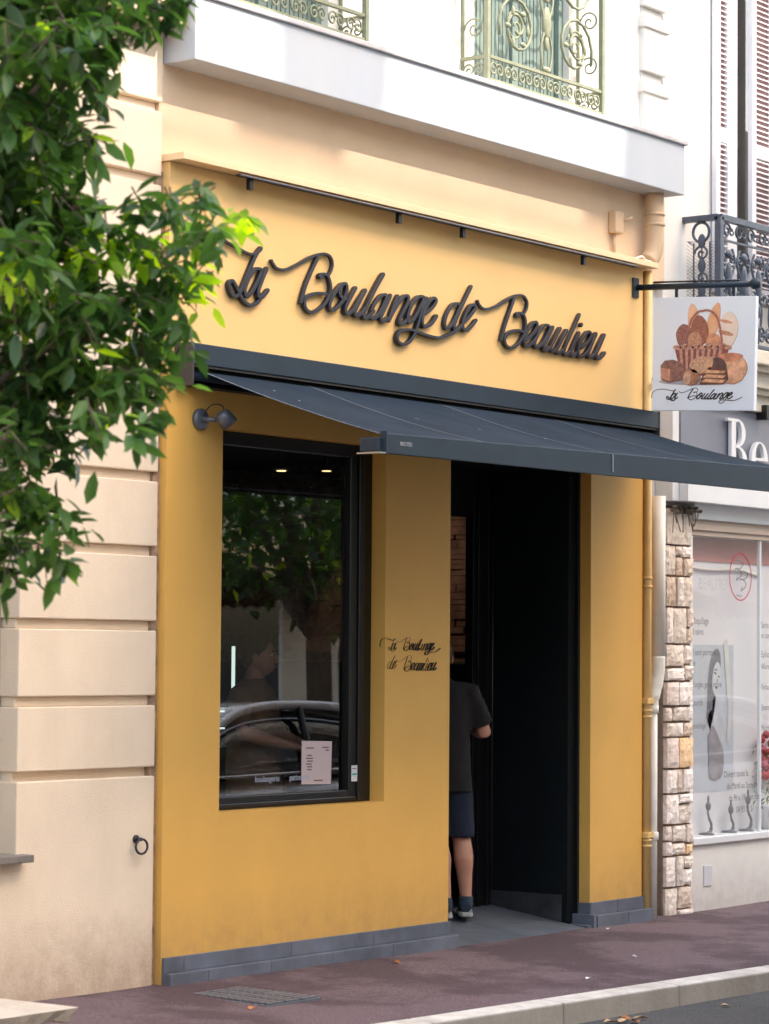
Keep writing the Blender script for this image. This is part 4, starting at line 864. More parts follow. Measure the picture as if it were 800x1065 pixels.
# ground floor: white dado, sill, shop window
m = MB(); m.box(5.288,20,.055,.4,-.3,.375); m.build('dado', M['white_wall'], nb, bevel=.004)
m = MB(); m.box(5.288,20,.030,.4,.3755,.42); m.box(5.288,5.32,.06,.14,.42,2.395); m.box(6.24,6.262,.065,.09,.42,2.395); m.box(8.4,8.46,.07,.14,.42,2.395); swf = m.build('shop_window', M['white_al'], nb, bevel=.004)
MB().add([(5.32,.078,.42),(8.4,.078,.42),(8.4,.078,2.395),(5.32,.078,2.395)],[(0,1,2,3)]).build('pane', M['glass2'], swf, fix=False)
MB().box(5.32,8.4,.172,.185,.42,2.5).build('backing_screen', mat('pale window screen', (.86,.85,.87), .8, .04, 1.2), swf)
MB().box(5.32,8.4,.083,.171,.41,.425).build('display_shelf', M['white_int'], swf)
MB().box(5.45,5.56,.048,.056,.10,.235).build('vent_grille', mat('white vent', (.62,.62,.64), .6, .05, 20), nb, bevel=.003)
MB().box(5.32,8.4,.164,.1715,2.235,2.392).build('pink_band', mat('dusty red band', (.55,.22,.20), .7, .1, 2), swf)
m = MB()
for z, pts in ((2.20,.02),): m.tube(cr([(5.33,.162,z),(5.7,.158,z-pts),(6.1,.161,z-pts*.5),(6.4,.162,z-pts*2)]), .010, 8)
m.build('blind_fold', mat('cream blind fold', (.80,.76,.68), .8, .05, 3), swf)
# decals: circle, monogram, texts, photograph
m = MB(); cx_, cz_ = 5.985, 2.14; P = [(cx_+.150*math.cos(k*math.pi/24), cz_+.158*math.sin(k*math.pi/24)) for k in range(49)]; m.ribbon(P, .009, .0745, .001, False); m.build('circle_decal', mat('crimson vinyl', (.50,.03,.08), .5, .1, 10), swf)
m = MB()
bs_ = [(c_, [p for p in pts if p[0] > 1.22]) for c_, pts in STROKES['Boulange'][:3]]; bs_ = [q_ for q_ in bs_ if len(q_[1]) > 2]
bx_a = [p[0] for c_, P in bs_ for p in P]; bz_a = [p[1] for c_, P in bs_ for p in P]
for ox, oz in ((5.905,2.115),(5.970,2.045)):
    for c_, pts in bs_:
        P = cr([(ox+(p[0]-min(bx_a))/(max(bx_a)-min(bx_a))*.115, oz+(p[1]-min(bz_a))/(max(bz_a)-min(bz_a))*.135) for p in pts], 4)
        m.ribbon(P, .008 if c_ != 'T' else .015, .0745, .001)
m.build('monogram', mat('grey vinyl', (.20,.20,.22), .5, .1, 10), swf)
def texts(L, name):
    for s_, size, x, z, sx in L:
        m = MB(); text_into(m, s_, size, x, .0745, z, sx); o = m.build(name, M['ink'], swf, fix=False)
    return o
texts([('Maquillage', .065, 5.335, 1.815, .8), ('& teints', .06, 5.335, 1.745, .8), ('il semi permanent', .062, 5.335, 1.61, .8), ('ile', .06, 5.335, 1.54, .8), ("d'ongles gel et resine", .058, 5.335, 1.40, .8), ('sourcils', .058, 5.335, 1.28, .8), ('modelage', .058, 5.335, 1.13, .8)], 'price_text')
texts([('Soins visage', .062, 6.275, 1.80, .8), ('et corps', .058, 6.275, 1.73, .8), ('Epilations', .062, 6.275, 1.60, .8), ('Allurer', .058, 6.275, 1.52, .8), ('Rehaussement', .058, 6.275, 1.38, .8), ('Extensions', .058, 6.275, 1.24, .8), ('Microblading', .058, 6.275, 1.10, .8)], 'price_text')
texts([('Beaute', .028, 5.93, 2.005, 1)], 'small_text')
texts([('Ouvert toute la', .062, 5.76, .80, .85), ('du Mardi au Samedi', .060, 5.80, .72, .85), ('de 9h a 19h non stop', .060, 5.83, .64, .85), ('04 93 01 51', .060, 5.93, .56, .85)], 'opening_hours')
texts([('BEAUTE', .11, 5.42, 2.045, .9)], 'faint_text').data.materials[0] = mat('faint vinyl', (.56,.55,.57), .5, .05, 10)
def pic(name, polys, col, lvl, var=.2, scale=8):
    m = MB()
    for P in polys:
        y = .1705-.0012*lvl; n = len(P); kx = 1 if name == 'photo_panel' else .78; m.add([(5.80+(p[0]-5.80)*kx,y,1.62+(p[1]-1.62)*(1 if kx == 1 else .92)) for p in P], [tuple(range(n))])
    return m.build(name, mat('photo '+name, col, .7, var, scale), swf, fix=False)
pic('photo_panel', [[(5.50,.70),(6.06,.70),(6.06,1.68),(5.50,1.68)]], (.60,.64,.70), 0, .08, 3)
def e2(cx, cz, a, b, rot=0, n=26):
    c_, s_ = math.cos(R(rot)), math.sin(R(rot)); return [(cx+a*math.cos(k*2*math.pi/n)*c_-b*math.sin(k*2*math.pi/n)*s_, cz+a*math.cos(k*2*math.pi/n)*s_+b*math.sin(k*2*math.pi/n)*c_) for k in range(n)]
pic('photo_arm', [cr([(5.60,1.22),(5.56,1.40),(5.60,1.60),(5.70,1.66),(5.80,1.62),(5.72,1.57),(5.66,1.48),(5.68,1.30),(5.66,1.20)],4)], (.64,.66,.70), 1, .08)
pic('photo_hair', [cr([(5.66,1.16),(5.68,1.40),(5.74,1.60),(5.84,1.66),(5.90,1.61),(5.90,1.50),(5.84,1.40),(5.80,1.22),(5.72,1.06)],4)], (.20,.20,.23), 2, .4, 20)
pic('photo_face', [e2(5.83,1.44,.072,.125,-12)], (.68,.69,.72), 3, .06)
pic('photo_features', [e2(5.805,1.48,.022,.007,-14), e2(5.865,1.455,.018,.006,-14), e2(5.815,1.505,.026,.005,4), e2(5.825,1.375,.020,.009,-12), e2(5.84,1.425,.006,.012,0)], (.06,.06,.07), 4)
pic('photo_neck', [cr([(5.78,1.38),(5.86,1.34),(5.88,1.22),(5.96,1.14),(5.94,.98),(5.70,.98),(5.68,1.16),(5.76,1.22)],4)], (.66,.67,.71), 2, .08)
pic('photo_body', [cr([(5.68,1.02),(5.76,1.10),(5.86,1.02),(5.95,.90),(5.93,.74),(5.80,.705),(5.70,.74),(5.70,.88)],4)], (.34,.32,.34), 4, .3)
pic('photo_arm', [cr([(5.95,1.70),(6.02,1.72),(6.06,1.50),(6.09,1.20),(6.07,1.02),(6.01,1.00),(6.03,1.20),(5.99,1.45)],4)], (.74,.72,.70), 3, .08)
# small items on the display shelf
for k, (xq, sc_) in enumerate(((5.62,1.0),(5.93,.8),(6.16,1.1))):
    f_ = thing('ornament', ['dark swan neck ornament at the left of the beauty shop window shelf','short dark hook ornament in the middle of the beauty shop window shelf','taller dark hook ornament by the mullion of the beauty shop window'][k], 'ornament', (xq,.125,.427), 'ornaments on the window shelf')
    q = [(0,.0),(-.05,.015),(-.06,.06),(-.03,.10),(-.015,.14),(-.02,.17)]
    MB().tube(cr([(xq+a*sc_*-1,.125,.432+b*sc_) for a, b in q]), [.012]*8+[.009]*8+[.007]*10, 8).build('neck', M['orn'], f_)
    MB().ball((xq+.02*sc_,.125,.432+.18*sc_), (.022,.018,.03), 10, 8).ball((xq+.02*sc_,.125,.432+.225*sc_), (.008,.008,.03), 8, 6).build('head', M['orn'], f_)
    MB().lathe([(.05,0),(.05,.01),(.02,.015)], (xq,.125,.4255)).build('base', M['orn'], f_)
pot = thing('flower_pot', 'white pot with red flowers behind the beauty shop glass at the right edge', 'potted plant', (6.47,.125,.425))
MB().lathe([(.06,0),(.085,.12),(.09,.16),(.08,.165)], (6.47,.125,.4255)).build('pot', M['white_int'], pot)
m = MB(); random.seed(9)
for i in range(40): m.ball((6.47+random.uniform(-.13,.13),.125+random.uniform(-.02,.02),.92+random.uniform(-.16,.16)), .028, 7, 5)
m.build('flower', mat('red petals', (.45,.02,.04), .6, .4, 20), pot)
m = MB()
for i in range(140):
    x, z = 6.45+random.uniform(-.17,.17), .74+random.uniform(-.16,.28); a = random.uniform(0,6.28); m.add([(x,.125+random.uniform(-.02,.02),z),(x+.03*math.cos(a),.125,z+.03*math.sin(a)),(x+.06*math.cos(a+.3),.12,z+.06*math.sin(a+.3))], [(0,1,2)], False, random.random()*.6)
m.build('foliage', M['leaf'], pot, tone=True, fix=False)

# ------------------------------------------------------------------ items in the bakery window
po = thing('window_notice', 'pale pink printed notice taped inside the bakery window low on the right', 'notice', (1.38,.121,.92))
MB().add([(1.262,.1205,.905),(1.520,.1205,.898),(1.528,.1205,1.128),(1.262,.1205,1.136)], [(0,1,2,3)]).build('sheet', M['paper'], po, fix=False)
m = MB(); 
for i, (a, b) in enumerate(((1.30,1.37),(1.44,1.50),(1.47,1.50),(1.31,1.35),(1.30,1.36),(1.31,1.36),(1.30,1.35),(1.31,1.355),(1.31,1.35),(1.37,1.45))):
    z = (1.10,1.10,1.085,1.06,1.045,1.03,1.015,1.0,.985,.925)[i]; m.add([(a,.1199,z),(b,.1199,z-.001),(b,.1199,z-.008),(a,.1199,z-.007)], [(0,1,2,3)])
m.build('print', mat('brown print', (.18,.12,.12), .8, .1, 20), po, fix=False)
st = thing('window_sticker', 'small white and teal sticker on the lower right corner of the bakery window frame', 'sticker', (1.67,.09,.95))
MB().box(1.655,1.708,.083,.0835,.908,.995).build('sheet', M['white_int'], st); MB().box(1.660,1.702,.0822,.0828,.942,.952).build('band', mat('teal print', (.05,.40,.38), .6, .1, 10), st); MB().box(1.663,1.698,.0822,.0828,.975,.980).build('print', M['ink'], st)
m = MB(); random.seed(31)
for i in range(26):
    x = .93+i*.024+random.uniform(0,.006); 
    if i in (6,7,15): continue
    h = random.uniform(.012,.030); m.add([(x,.1202,.935-.0008*i),(x+.016,.1202,.935-.0008*i),(x+.016,.1202,.935+h-.0008*i),(x,.1202,.935+h-.0008*i)], [(0,1,2,3)])
wt_ = thing('window_lettering', 'faint pale lettering along the bottom of the bakery window', 'window lettering', (1.1,.12,.925)); vm_ = mat('pale blue vinyl', (.38,.43,.54), .6, .2, 20)
for s_, x_ in (('boulangerie', .87), ('patisserie', 1.16)):
    tx = MB(); text_into(tx, s_, .046, x_, .1204, .928, .95, 0, .0004); tx.build('word', vm_, wt_, fix=False)
# display case with lit shelves and pastries
dc_ = thing('display_case', 'lit glass display case with pastries inside the bakery at the left of the window', 'display case', (1.3,1.4,.05))
MB().box(.55,1.98,1.15,1.75,.05,.86).build('base', M['black'], dc_, bevel=.01)
m = MB(); 
for x, y in ((.56,1.16),(1.96,1.16),(.56,1.73),(1.96,1.73)): m.box(x-.012,x+.012,y-.012,y+.012,.86,1.66)
m.box(.55,1.98,1.15,1.75,1.655,1.68); m.build('frame', M['anthra'], dc_)
for z in (1.275,1.06): MB().box(.56,1.96,1.17,1.73,z,z+.012).build('shelf', M['white_al'], dc_)
MB().box(1.925,1.945,1.148,1.158,1.32,1.64).build('led_strip', M['led'], dc_); 
for z in (1.262,1.165): MB().box(.6,1.93,1.146,1.154,z,z+.010).build('led_strip', M['led'], dc_)
MB().box(.6,1.90,1.5,1.51,1.052,1.06).build('led_strip', M['led_w'], dc_)
random.seed(12)
for i in range(16):
    x = 1.05+.055*i; z = 1.305 if i % 2 else 1.30
    p_ = MB().ball((x,1.25+random.uniform(-.03,.03),z), (.036,.05,.024), 10, 7); o = p_.build('pastry', M['bread']); tag(o, 'small golden pastry on the upper lit shelf of the display case', 'pastry', 'pastries in a row on the upper case shelf')
for i in range(9):
    x = 1.15+.09*i; o = MB().ball((x,1.3,1.105), (.042,.09,.034), 10, 7).build('bread_roll', M['bread']); tag(o, 'oval bread roll on the lower lit shelf of the display case', 'bread roll', 'bread rolls on the lower case shelf')
pl_ = thing('ceiling_spot', 'small cylindrical spot lamp hanging from the dark bakery ceiling', 'ceiling lamp', (2.17,1.0,2.95))
MB().tube([(2.17,1.0,2.95),(2.17,1.0,2.68)], .03, 12).build('body', M['black'], pl_); MB().lathe([(.045,0),(.045,.012),(.035,.014)], (2.17,1.0,2.665)).build('rim', M['white_al'], pl_); MB().lathe([(.028,0),(.028,.004)], (2.17,1.0,2.6600)).build('lamp', M['led_w'], pl_)

# ------------------------------------------------------------------ people
def local(P, origin, a):
    c_, s_ = math.cos(a), math.sin(a); return (origin[0]+P[0]*s_+P[1]*c_, origin[1]-P[0]*c_+P[1]*s_, origin[2]+P[2])
def head_parts(root, origin, a, hc, hair_m, bun=False):
    Mx = Matrix.Translation(Vector(local(hc, origin, a))) @ Matrix(((math.sin(a),math.cos(a),0,0),(-math.cos(a),math.sin(a),0,0),(0,0,1,0),(0,0,0,1)))
    m = MB(); m.ball((0,0,0), (.074,.092,.112), 24, 18)
    m.v = [(v[0]*(1-.28*max(0,-v[2]/.112)**1.5), v[1]*(1-.10*max(0,-v[2]/.112))+(.012 if v[2] < -.04 and v[1] > 0 else 0), v[2]) for v in m.v]
    m.ball((0,.094,-.012), (.013,.018,.024), 10, 8)
    for sg in (-1,1): m.ball((sg*.076,-.005,-.008), (.010,.020,.032), 10, 8)
    m.ball((0,.086,-.052), (.024,.010,.008), 10, 6)
    m.xform(Mx); h = m.build('head', M['skin'], root, fix=False)
    e_ = MB()
    for sg in (-1,1): e_.ball((sg*.030,.080,.012), (.013,.010,.008), 10, 7)
    e_.xform(Mx); e_.build('eyes', M['white_int'], h, fix=False)
    e_ = MB()
    for sg in (-1,1): e_.ball((sg*.030,.0885,.012), (.006,.003,.006), 8, 6); e_.ball((sg*.030,.086,.032), (.017,.006,.004), 8, 5)
    e_.xform(Mx); e_.build('brows', M['hair'], h, fix=False)
    q = MB(); q.ball((0,-.014,.022), (.081,.092,.103), 26, 20)
    rn = random.Random(3)
    q.v = [(v[0]*(1+rn.uniform(-.02,.02)), v[1]-(.02 if v[2] < -.02 else 0), max(v[2], -.062+.107*(lambda k: k*k*(3-2*k))(min(1,max(0,(v[1]+.05)/.11))))) for v in q.v]
    if bun: q.ball((0,-.105,.03), .042, 12, 9)
    q.xform(Mx); q.build('hair', hair_m, h, fix=False)
def hand_tubes(m, wp_, dirv, side):
    d = Vector(dirv).normalized(); sv = d.cross(Vector((0,0,1))); sv = (sv if sv.length > .1 else Vector((1,0,0))).normalized()*side; dn = Vector((0,0,-1))
    W_ = Vector(wp_); m.tube([W_-d*.01, W_+d*.03, W_+d*.07], [.024,.026,.020], 10)
    for k, (o_, l_) in enumerate(((-.030,.068),(-.010,.080),(.010,.076),(.029,.060))):
        m.tube([W_+d*.02+sv*o_*.6, W_+d*.085+sv*o_], [.016,.013], 8)
        b0 = W_+d*.085+sv*o_; b1 = b0+d*l_*.45+dn*.008; b2 = b1+d*l_*.30+dn*.022; m.tube([b0,b1,b2], [.0095,.009,.0075], 8)
    t0 = W_+d*.02-sv*.02; t1 = t0+d*.030-sv*.028+dn*.008; m.tube([t0,t1,t1+d*.030+dn*.010], [.015,.011,.009], 8)
def loft_z(m, rings, seg=28):
    vs = []; n = len(rings)
    for z, rx, ry, cx_, cy_ in rings:
        for k in range(seg):
            q = 2*math.pi*k/seg; c_, s_ = math.cos(q), math.sin(q); e = .82
            vs.append((cx_+rx*math.copysign(abs(c_)**e, c_), cy_+ry*math.copysign(abs(s_)**e, s_), z))
    fs = [(i*seg+k,i*seg+(k+1)%seg,(i+1)*seg+(k+1)%seg,(i+1)*seg+k) for i in range(n-1) for k in range(seg)]+[tuple(range(seg-1,-1,-1)), tuple((n-1)*seg+k for k in range(seg))]
    m.add(vs, fs, True)
def merged(m, name, material, parent, origin, a, vox=.008, it=4, folds=0, seed=0):
    Mx = Matrix.Translation(Vector(origin)) @ Matrix(((math.sin(a),math.cos(a),0,0),(-math.cos(a),math.sin(a),0,0),(0,0,1,0),(0,0,0,1)))
    m.xform(Mx); o = m.build(name, material, parent)
    r_ = o.modifiers.new('remesh','REMESH'); r_.mode = 'VOXEL'; r_.voxel_size = vox; r_.use_smooth_shade = True
    s_ = o.modifiers.new('smooth','SMOOTH'); s_.iterations = it; s_.factor = .6
    if folds:
        t = bpy.data.textures.new(name+'_folds', 'CLOUDS'); t.noise_scale = .11; t.noise_depth = 2
        d_ = o.modifiers.new('folds','DISPLACE'); d_.texture = t; d_.texture_coords = 'LOCAL'; d_.strength = folds; d_.mid_level = .5
    return o
def person(name, label, origin, a, arms, feet, hz, outfit, bun=False, hs_=1.0, cat='person'):
    root = thing(name, label, cat, origin); m = MB()
    loft_z(m, [(.80,.10,.08,0,0),(.90,.155,.11,0,0),(1.05,.13,.095,0,-.01),(1.20,.14,.10,0,-.015),(1.30,.15,.095,0,-.02),(1.37,.10,.07,0,-.015),(1.41,.06,.055,0,0)])
    m.tube([(0,-.01,1.36),(0,.0,1.43),(0,.02,hz-.03)], [.062,.056,.054], 14)
    for sg, ft in ((-1,feet[0]),(1,feet[1])):
        hx = sg*.09; fx_, fy_ = ft
        P = [(hx,0,.90),(hx*.8+fx_*.2,fy_*.2,.72),(hx*.45+fx_*.5,fy_*.5+.012,.52),(hx*.35+fx_*.65,fy_*.65+.010,.46),(hx*.18+fx_*.82,fy_*.8-.022,.34),(hx*.10+fx_*.9,fy_*.9-.020,.24),(fx_,fy_-.022,.13),(fx_,fy_-.022,.07)]
        m.tube(cr(P,4), [r for a_, b_ in zip([.095,.083,.062,.055,.060,.047,.036],[.083,.062,.055,.060,.047,.036,.040]) for r in [a_+(b_-a_)*k/4 for k in range(4)]]+[.040], 16)
        m.tube([(fx_,fy_-.03,.055),(fx_+sg*.005,fy_+.06,.045),(fx_+sg*.01,fy_+.15,.030)], [.036,.036,.026], 12)
    for sg, (el, wr) in ((-1,arms[0]),(1,arms[1])):
        e_, w_ = Vector(el), Vector(wr); s0 = Vector((sg*.175,-.02,1.325)); f_ = (w_-e_)
        m.tube([(sg*.08,-.02,1.33),s0,s0.lerp(e_,.35),s0.lerp(e_,.8),e_,e_+f_*.25,e_+f_*.7,w_], [.06,.058,.052,.043,.043,.045,.034,.026], 14)
        hand_tubes(m, w_, f_, sg)
    merged(m, 'body', M['skin'], root, origin, a, .0065, 3)
    head_parts(root, origin, a, (0,.03,hz), M['hair'], bun)
    m = MB(); loft_z(m, [(.735,.198,.150,0,0),(.80,.200,.150,0,0),(.92,.190,.146,0,-.005),(1.06,.183,.140,0,-.012),(1.18,.192,.142,0,-.018),(1.28,.200,.132,0,-.02),(1.34,.175,.105,0,-.02),(1.385,.105,.080,0,-.012),(1.41,.070,.066,0,-.002)])
    for sg, (el, wr) in ((-1,arms[0]),(1,arms[1])):
        e_ = Vector(el); s0 = Vector((sg*.185,-.02,1.305)); m.tube([(sg*.08,-.02,1.31),s0,s0.lerp(e_,.4),s0.lerp(e_,.82)], [.085,.079,.070,.068], 16)
    merged(m, 'tshirt', outfit[0], root, origin, a, .011, 5, .016)
    m = MB(); loft_z(m, [(.99,.155,.115,0,0),(.90,.182,.135,0,0),(.80,.185,.135,0,0),(.74,.16,.11,0,0)][::-1])
    for sg, ft in ((-1,feet[0]),(1,feet[1])):
        m.tube([(sg*.09,0,.84),(sg*.075+ft[0]*.2,ft[1]*.25,.66),(sg*.05+ft[0]*.45,ft[1]*.42+.008,.50),(sg*.045+ft[0]*.48,ft[1]*.44+.008,.465)], [.104,.100,.094,.093], 20)
    merged(m, 'shorts', outfit[1], root, origin, a, .011, 5, .012)
    for sg, ft in ((-1,feet[0]),(1,feet[1])):
        m = MB(); fx_, fy_ = ft
        m.tube([(fx_,fy_-.075,.055),(fx_,fy_-.03,.062),(fx_+sg*.003,fy_+.05,.055),(fx_+sg*.008,fy_+.13,.045),(fx_+sg*.010,fy_+.20,.034)], [.034,.043,.043,.044,.028], 16); m.tube([(fx_,fy_-.035,.06),(fx_,fy_-.03,.115)], [.046,.044], 16)
        s2 = merged(m, 'shoe', M['shoe'], root, origin, a, .007, 3)
        m = MB(); pts = [(-.115,.026),(-.08,.042),(.0,.042),(.09,.049),(.17,.045),(.225,.024)]
        o_ = [(fx_+x, fy_+y) for y, x in pts]+[(fx_-x, fy_+y) for y, x in pts[::-1]]; n_ = len(o_)
        m.add([local((x,y,.0), origin, a) for x, y in o_]+[local((x,y,.024), origin, a) for x, y in o_], [tuple(range(n_)), tuple(range(2*n_-1,n_-1,-1))]+[(i,(i+1)%n_,(i+1)%n_+n_,i+n_) for i in range(n_)])
        m.build('sole', M['sole'], s2, bevel=.006)
    return root
fa = math.atan2(.62,.78)
person('person', 'man in charcoal T-shirt and navy shorts seen from behind stepping into the dark entrance', (3.10,.52,.052), fa,
       [((-.27,.03,1.10),(-.18,.25,1.12)),((.272,.02,1.09),(.20,.25,1.10))], [(.035,-.09),(.165,.03)], 1.535, (M['tshirt'], M['shorts']))
person('person', 'shop assistant in a tan apron standing behind the bakery window glass', (1.80,.88,.05), math.atan2(-.84,.30),
       [((-.25,.02,1.10),(-.12,.24,1.04)),((.25,.02,1.10),(.12,.24,1.04))], [(-.10,.0),(.10,.03)], 1.53, (M['apron'], M['apron']), bun=True)

# ------------------------------------------------------------------ trees
def leaf_batch(m, pts, size, rnd, glow=.05, droop=.6):
    for (x, y, z, rad_) in pts:
        L = size*rnd.uniform(.75,1.25); W_ = L*rnd.uniform(.36,.46)
        d = Vector((rnd.gauss(0,1), rnd.gauss(0,1), rnd.gauss(-droop,.55))).normalized()
        n = Vector((rnd.gauss(0,.5), rnd.gauss(0,.5), 1)).normalized(); s = d.cross(n).normalized(); n = s.cross(d)
        if n.z < 0: n = -n
        p = Vector((x,y,z)); f_ = L*.07; c = L*rnd.uniform(.02,.14)
        a1 = p+d*L*.30-n*c*.3; a2 = p+d*L*.68-n*c*.8; t = p+d*L-n*c*1.6
        tn = rad_ if rad_ is not None else min(1, max(0, rnd.gauss(.33,.22)))
        if rnd.random() < glow: tn = rnd.uniform(.75,1)
        m.add([p, a1-s*W_*.46+n*f_, a1, a1+s*W_*.46+n*f_, a2-s*W_*.40+n*f_*.8, a2, a2+s*W_*.40+n*f_*.8, t],
              [(0,1,2),(0,2,3),(1,4,5,2),(2,5,6,3),(4,7,5),(5,7,6)], True, tn)
def limb(m, p0, p1, r0_, r1_, rnd, k=5):
    P = [Vector(p0).lerp(Vector(p1), i/k)+Vector((rnd.uniform(-1,1),rnd.uniform(-1,1),rnd.uniform(-1,1)))*.05*(0 < i < k) for i in range(k+1)]
    C_ = cr([tuple(q) for q in P], 3); n = len(C_); m.tube(C_, [r0_+(r1_-r0_)*i/(n-1) for i in range(n)], 7)
tr = thing('street_tree', 'leafy evergreen tree in the left foreground hanging glossy leaves over the pavement', 'tree', (-3.95,-1.35,-.06))
rnd = random.Random(2)
tk = MB(); tk.tube(cr([(-3.95,-1.35,-.12),(-3.93,-1.38,.6),(-3.85,-1.5,1.5),(-3.75,-1.65,2.2),(-3.70,-1.8,2.8)]), [.15]*4+[.12]*5+[.10]*8+[.08]*4, 12); tk.build('trunk', M['trunk'], tr)
br = MB(); lm = MB(); fork = (-3.72,-1.75,2.6)
for (x,y,z,r_) in TREE_BLOBS:
    if r_ > .11: limb(br, fork if rnd.random() < .6 else (-3.76,-1.65,2.2), (x,y,z), .035, .006, rnd)
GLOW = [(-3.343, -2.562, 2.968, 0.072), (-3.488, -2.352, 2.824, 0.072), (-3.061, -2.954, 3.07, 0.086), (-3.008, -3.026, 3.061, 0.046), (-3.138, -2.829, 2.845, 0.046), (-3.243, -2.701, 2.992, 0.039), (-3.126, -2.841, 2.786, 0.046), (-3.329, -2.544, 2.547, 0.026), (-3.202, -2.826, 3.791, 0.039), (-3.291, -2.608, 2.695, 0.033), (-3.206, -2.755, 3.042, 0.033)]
for (x,y,z,r_) in TREE_BLOBS:
    vol = r_*r_*(.22 if r_ > .12 else .12+r_)            # crown clump, deeper than it is wide
    n_tw = max(5, int(r_*r_*1350)); ry = max(.10, r_*1.5)
    for t in range(n_tw):
        while True:
            u = Vector((rnd.uniform(-1,1),rnd.uniform(-1,1),rnd.uniform(-1,1)))
            if u.length < 1: break
        e_ = Vector((.5927,-.8054,0)); f_ = Vector((.8054,.5927,0))
        c = Vector((x,y,z))+e_*u.x*r_*.92+f_*u.y*ry*1.3+Vector((0,0,u.z*r_*.92))
        dv = Vector((u.x*.5926,-u.x*.8,u.z*.6-.35)).normalized()*rnd.uniform(.06,.12)
        c0 = c-dv*.8
        if rnd.random() < .5: br.tube([tuple(c0),tuple(c+dv*.5)], [.0035,.0018], 4, False)
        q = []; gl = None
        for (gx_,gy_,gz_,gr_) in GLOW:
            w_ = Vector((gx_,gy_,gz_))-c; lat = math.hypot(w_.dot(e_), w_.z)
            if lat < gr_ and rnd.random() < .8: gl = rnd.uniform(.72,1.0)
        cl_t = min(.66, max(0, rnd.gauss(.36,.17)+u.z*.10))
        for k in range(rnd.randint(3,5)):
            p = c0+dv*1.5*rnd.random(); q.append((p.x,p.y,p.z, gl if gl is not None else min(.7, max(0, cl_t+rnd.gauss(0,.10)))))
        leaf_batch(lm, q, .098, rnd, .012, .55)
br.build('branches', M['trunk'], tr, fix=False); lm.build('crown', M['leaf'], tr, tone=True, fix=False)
def far_tree(x, y, label, seed, R_, zc, n=3800, group='street trees across the road'):
    rn = random.Random(seed); t_ = thing('street_tree', label, 'tree', (x,y,-.1), group)
    m = MB(); m.tube(cr([(x,y,-.15),(x+.05,y,.9),(x-.05,y+.05,1.9),(x,y,zc)]), [.16]*5+[.12]*5+[.07]*6, 10); 
    cl_ = []
    for i in range(16):
        a = rn.uniform(0,6.28); rr = R_*rn.uniform(.35,.85); c = (x+rr*math.cos(a), y+rr*math.sin(a), zc+rn.uniform(-.75,.8)*R_); cl_.append(c+(R_*rn.uniform(.28,.5),)); limb(m, (x,y,1.7), c, .05, .01, rn)
    m.build('trunk', M['trunk'], t_); lm_ = MB()
    for i in range(n):
        c = rn.choice(cl_); u = Vector((rn.gauss(0,1),rn.gauss(0,1),rn.gauss(0,1))).normalized()*c[3]*rn.uniform(.5,1.05)
        leaf_batch(lm_, [(c[0]+u.x,c[1]+u.y,c[2]+u.z*.9, min(.65,max(0,rn.gauss(.3,.15)+u.z*.3)))], .17, rn, .05, .5)
    lm_.build('crown', M['leaf'], t_, tone=True, fix=False)
far_tree(9.3,-6.0,'broad street tree reflected in the middle of the bakery window', 5, 1.75, 3.3)
far_tree(13.2,-8.6,'taller street tree further along, reflected above the parked cars', 8, 2.2, 4.2, 3000)

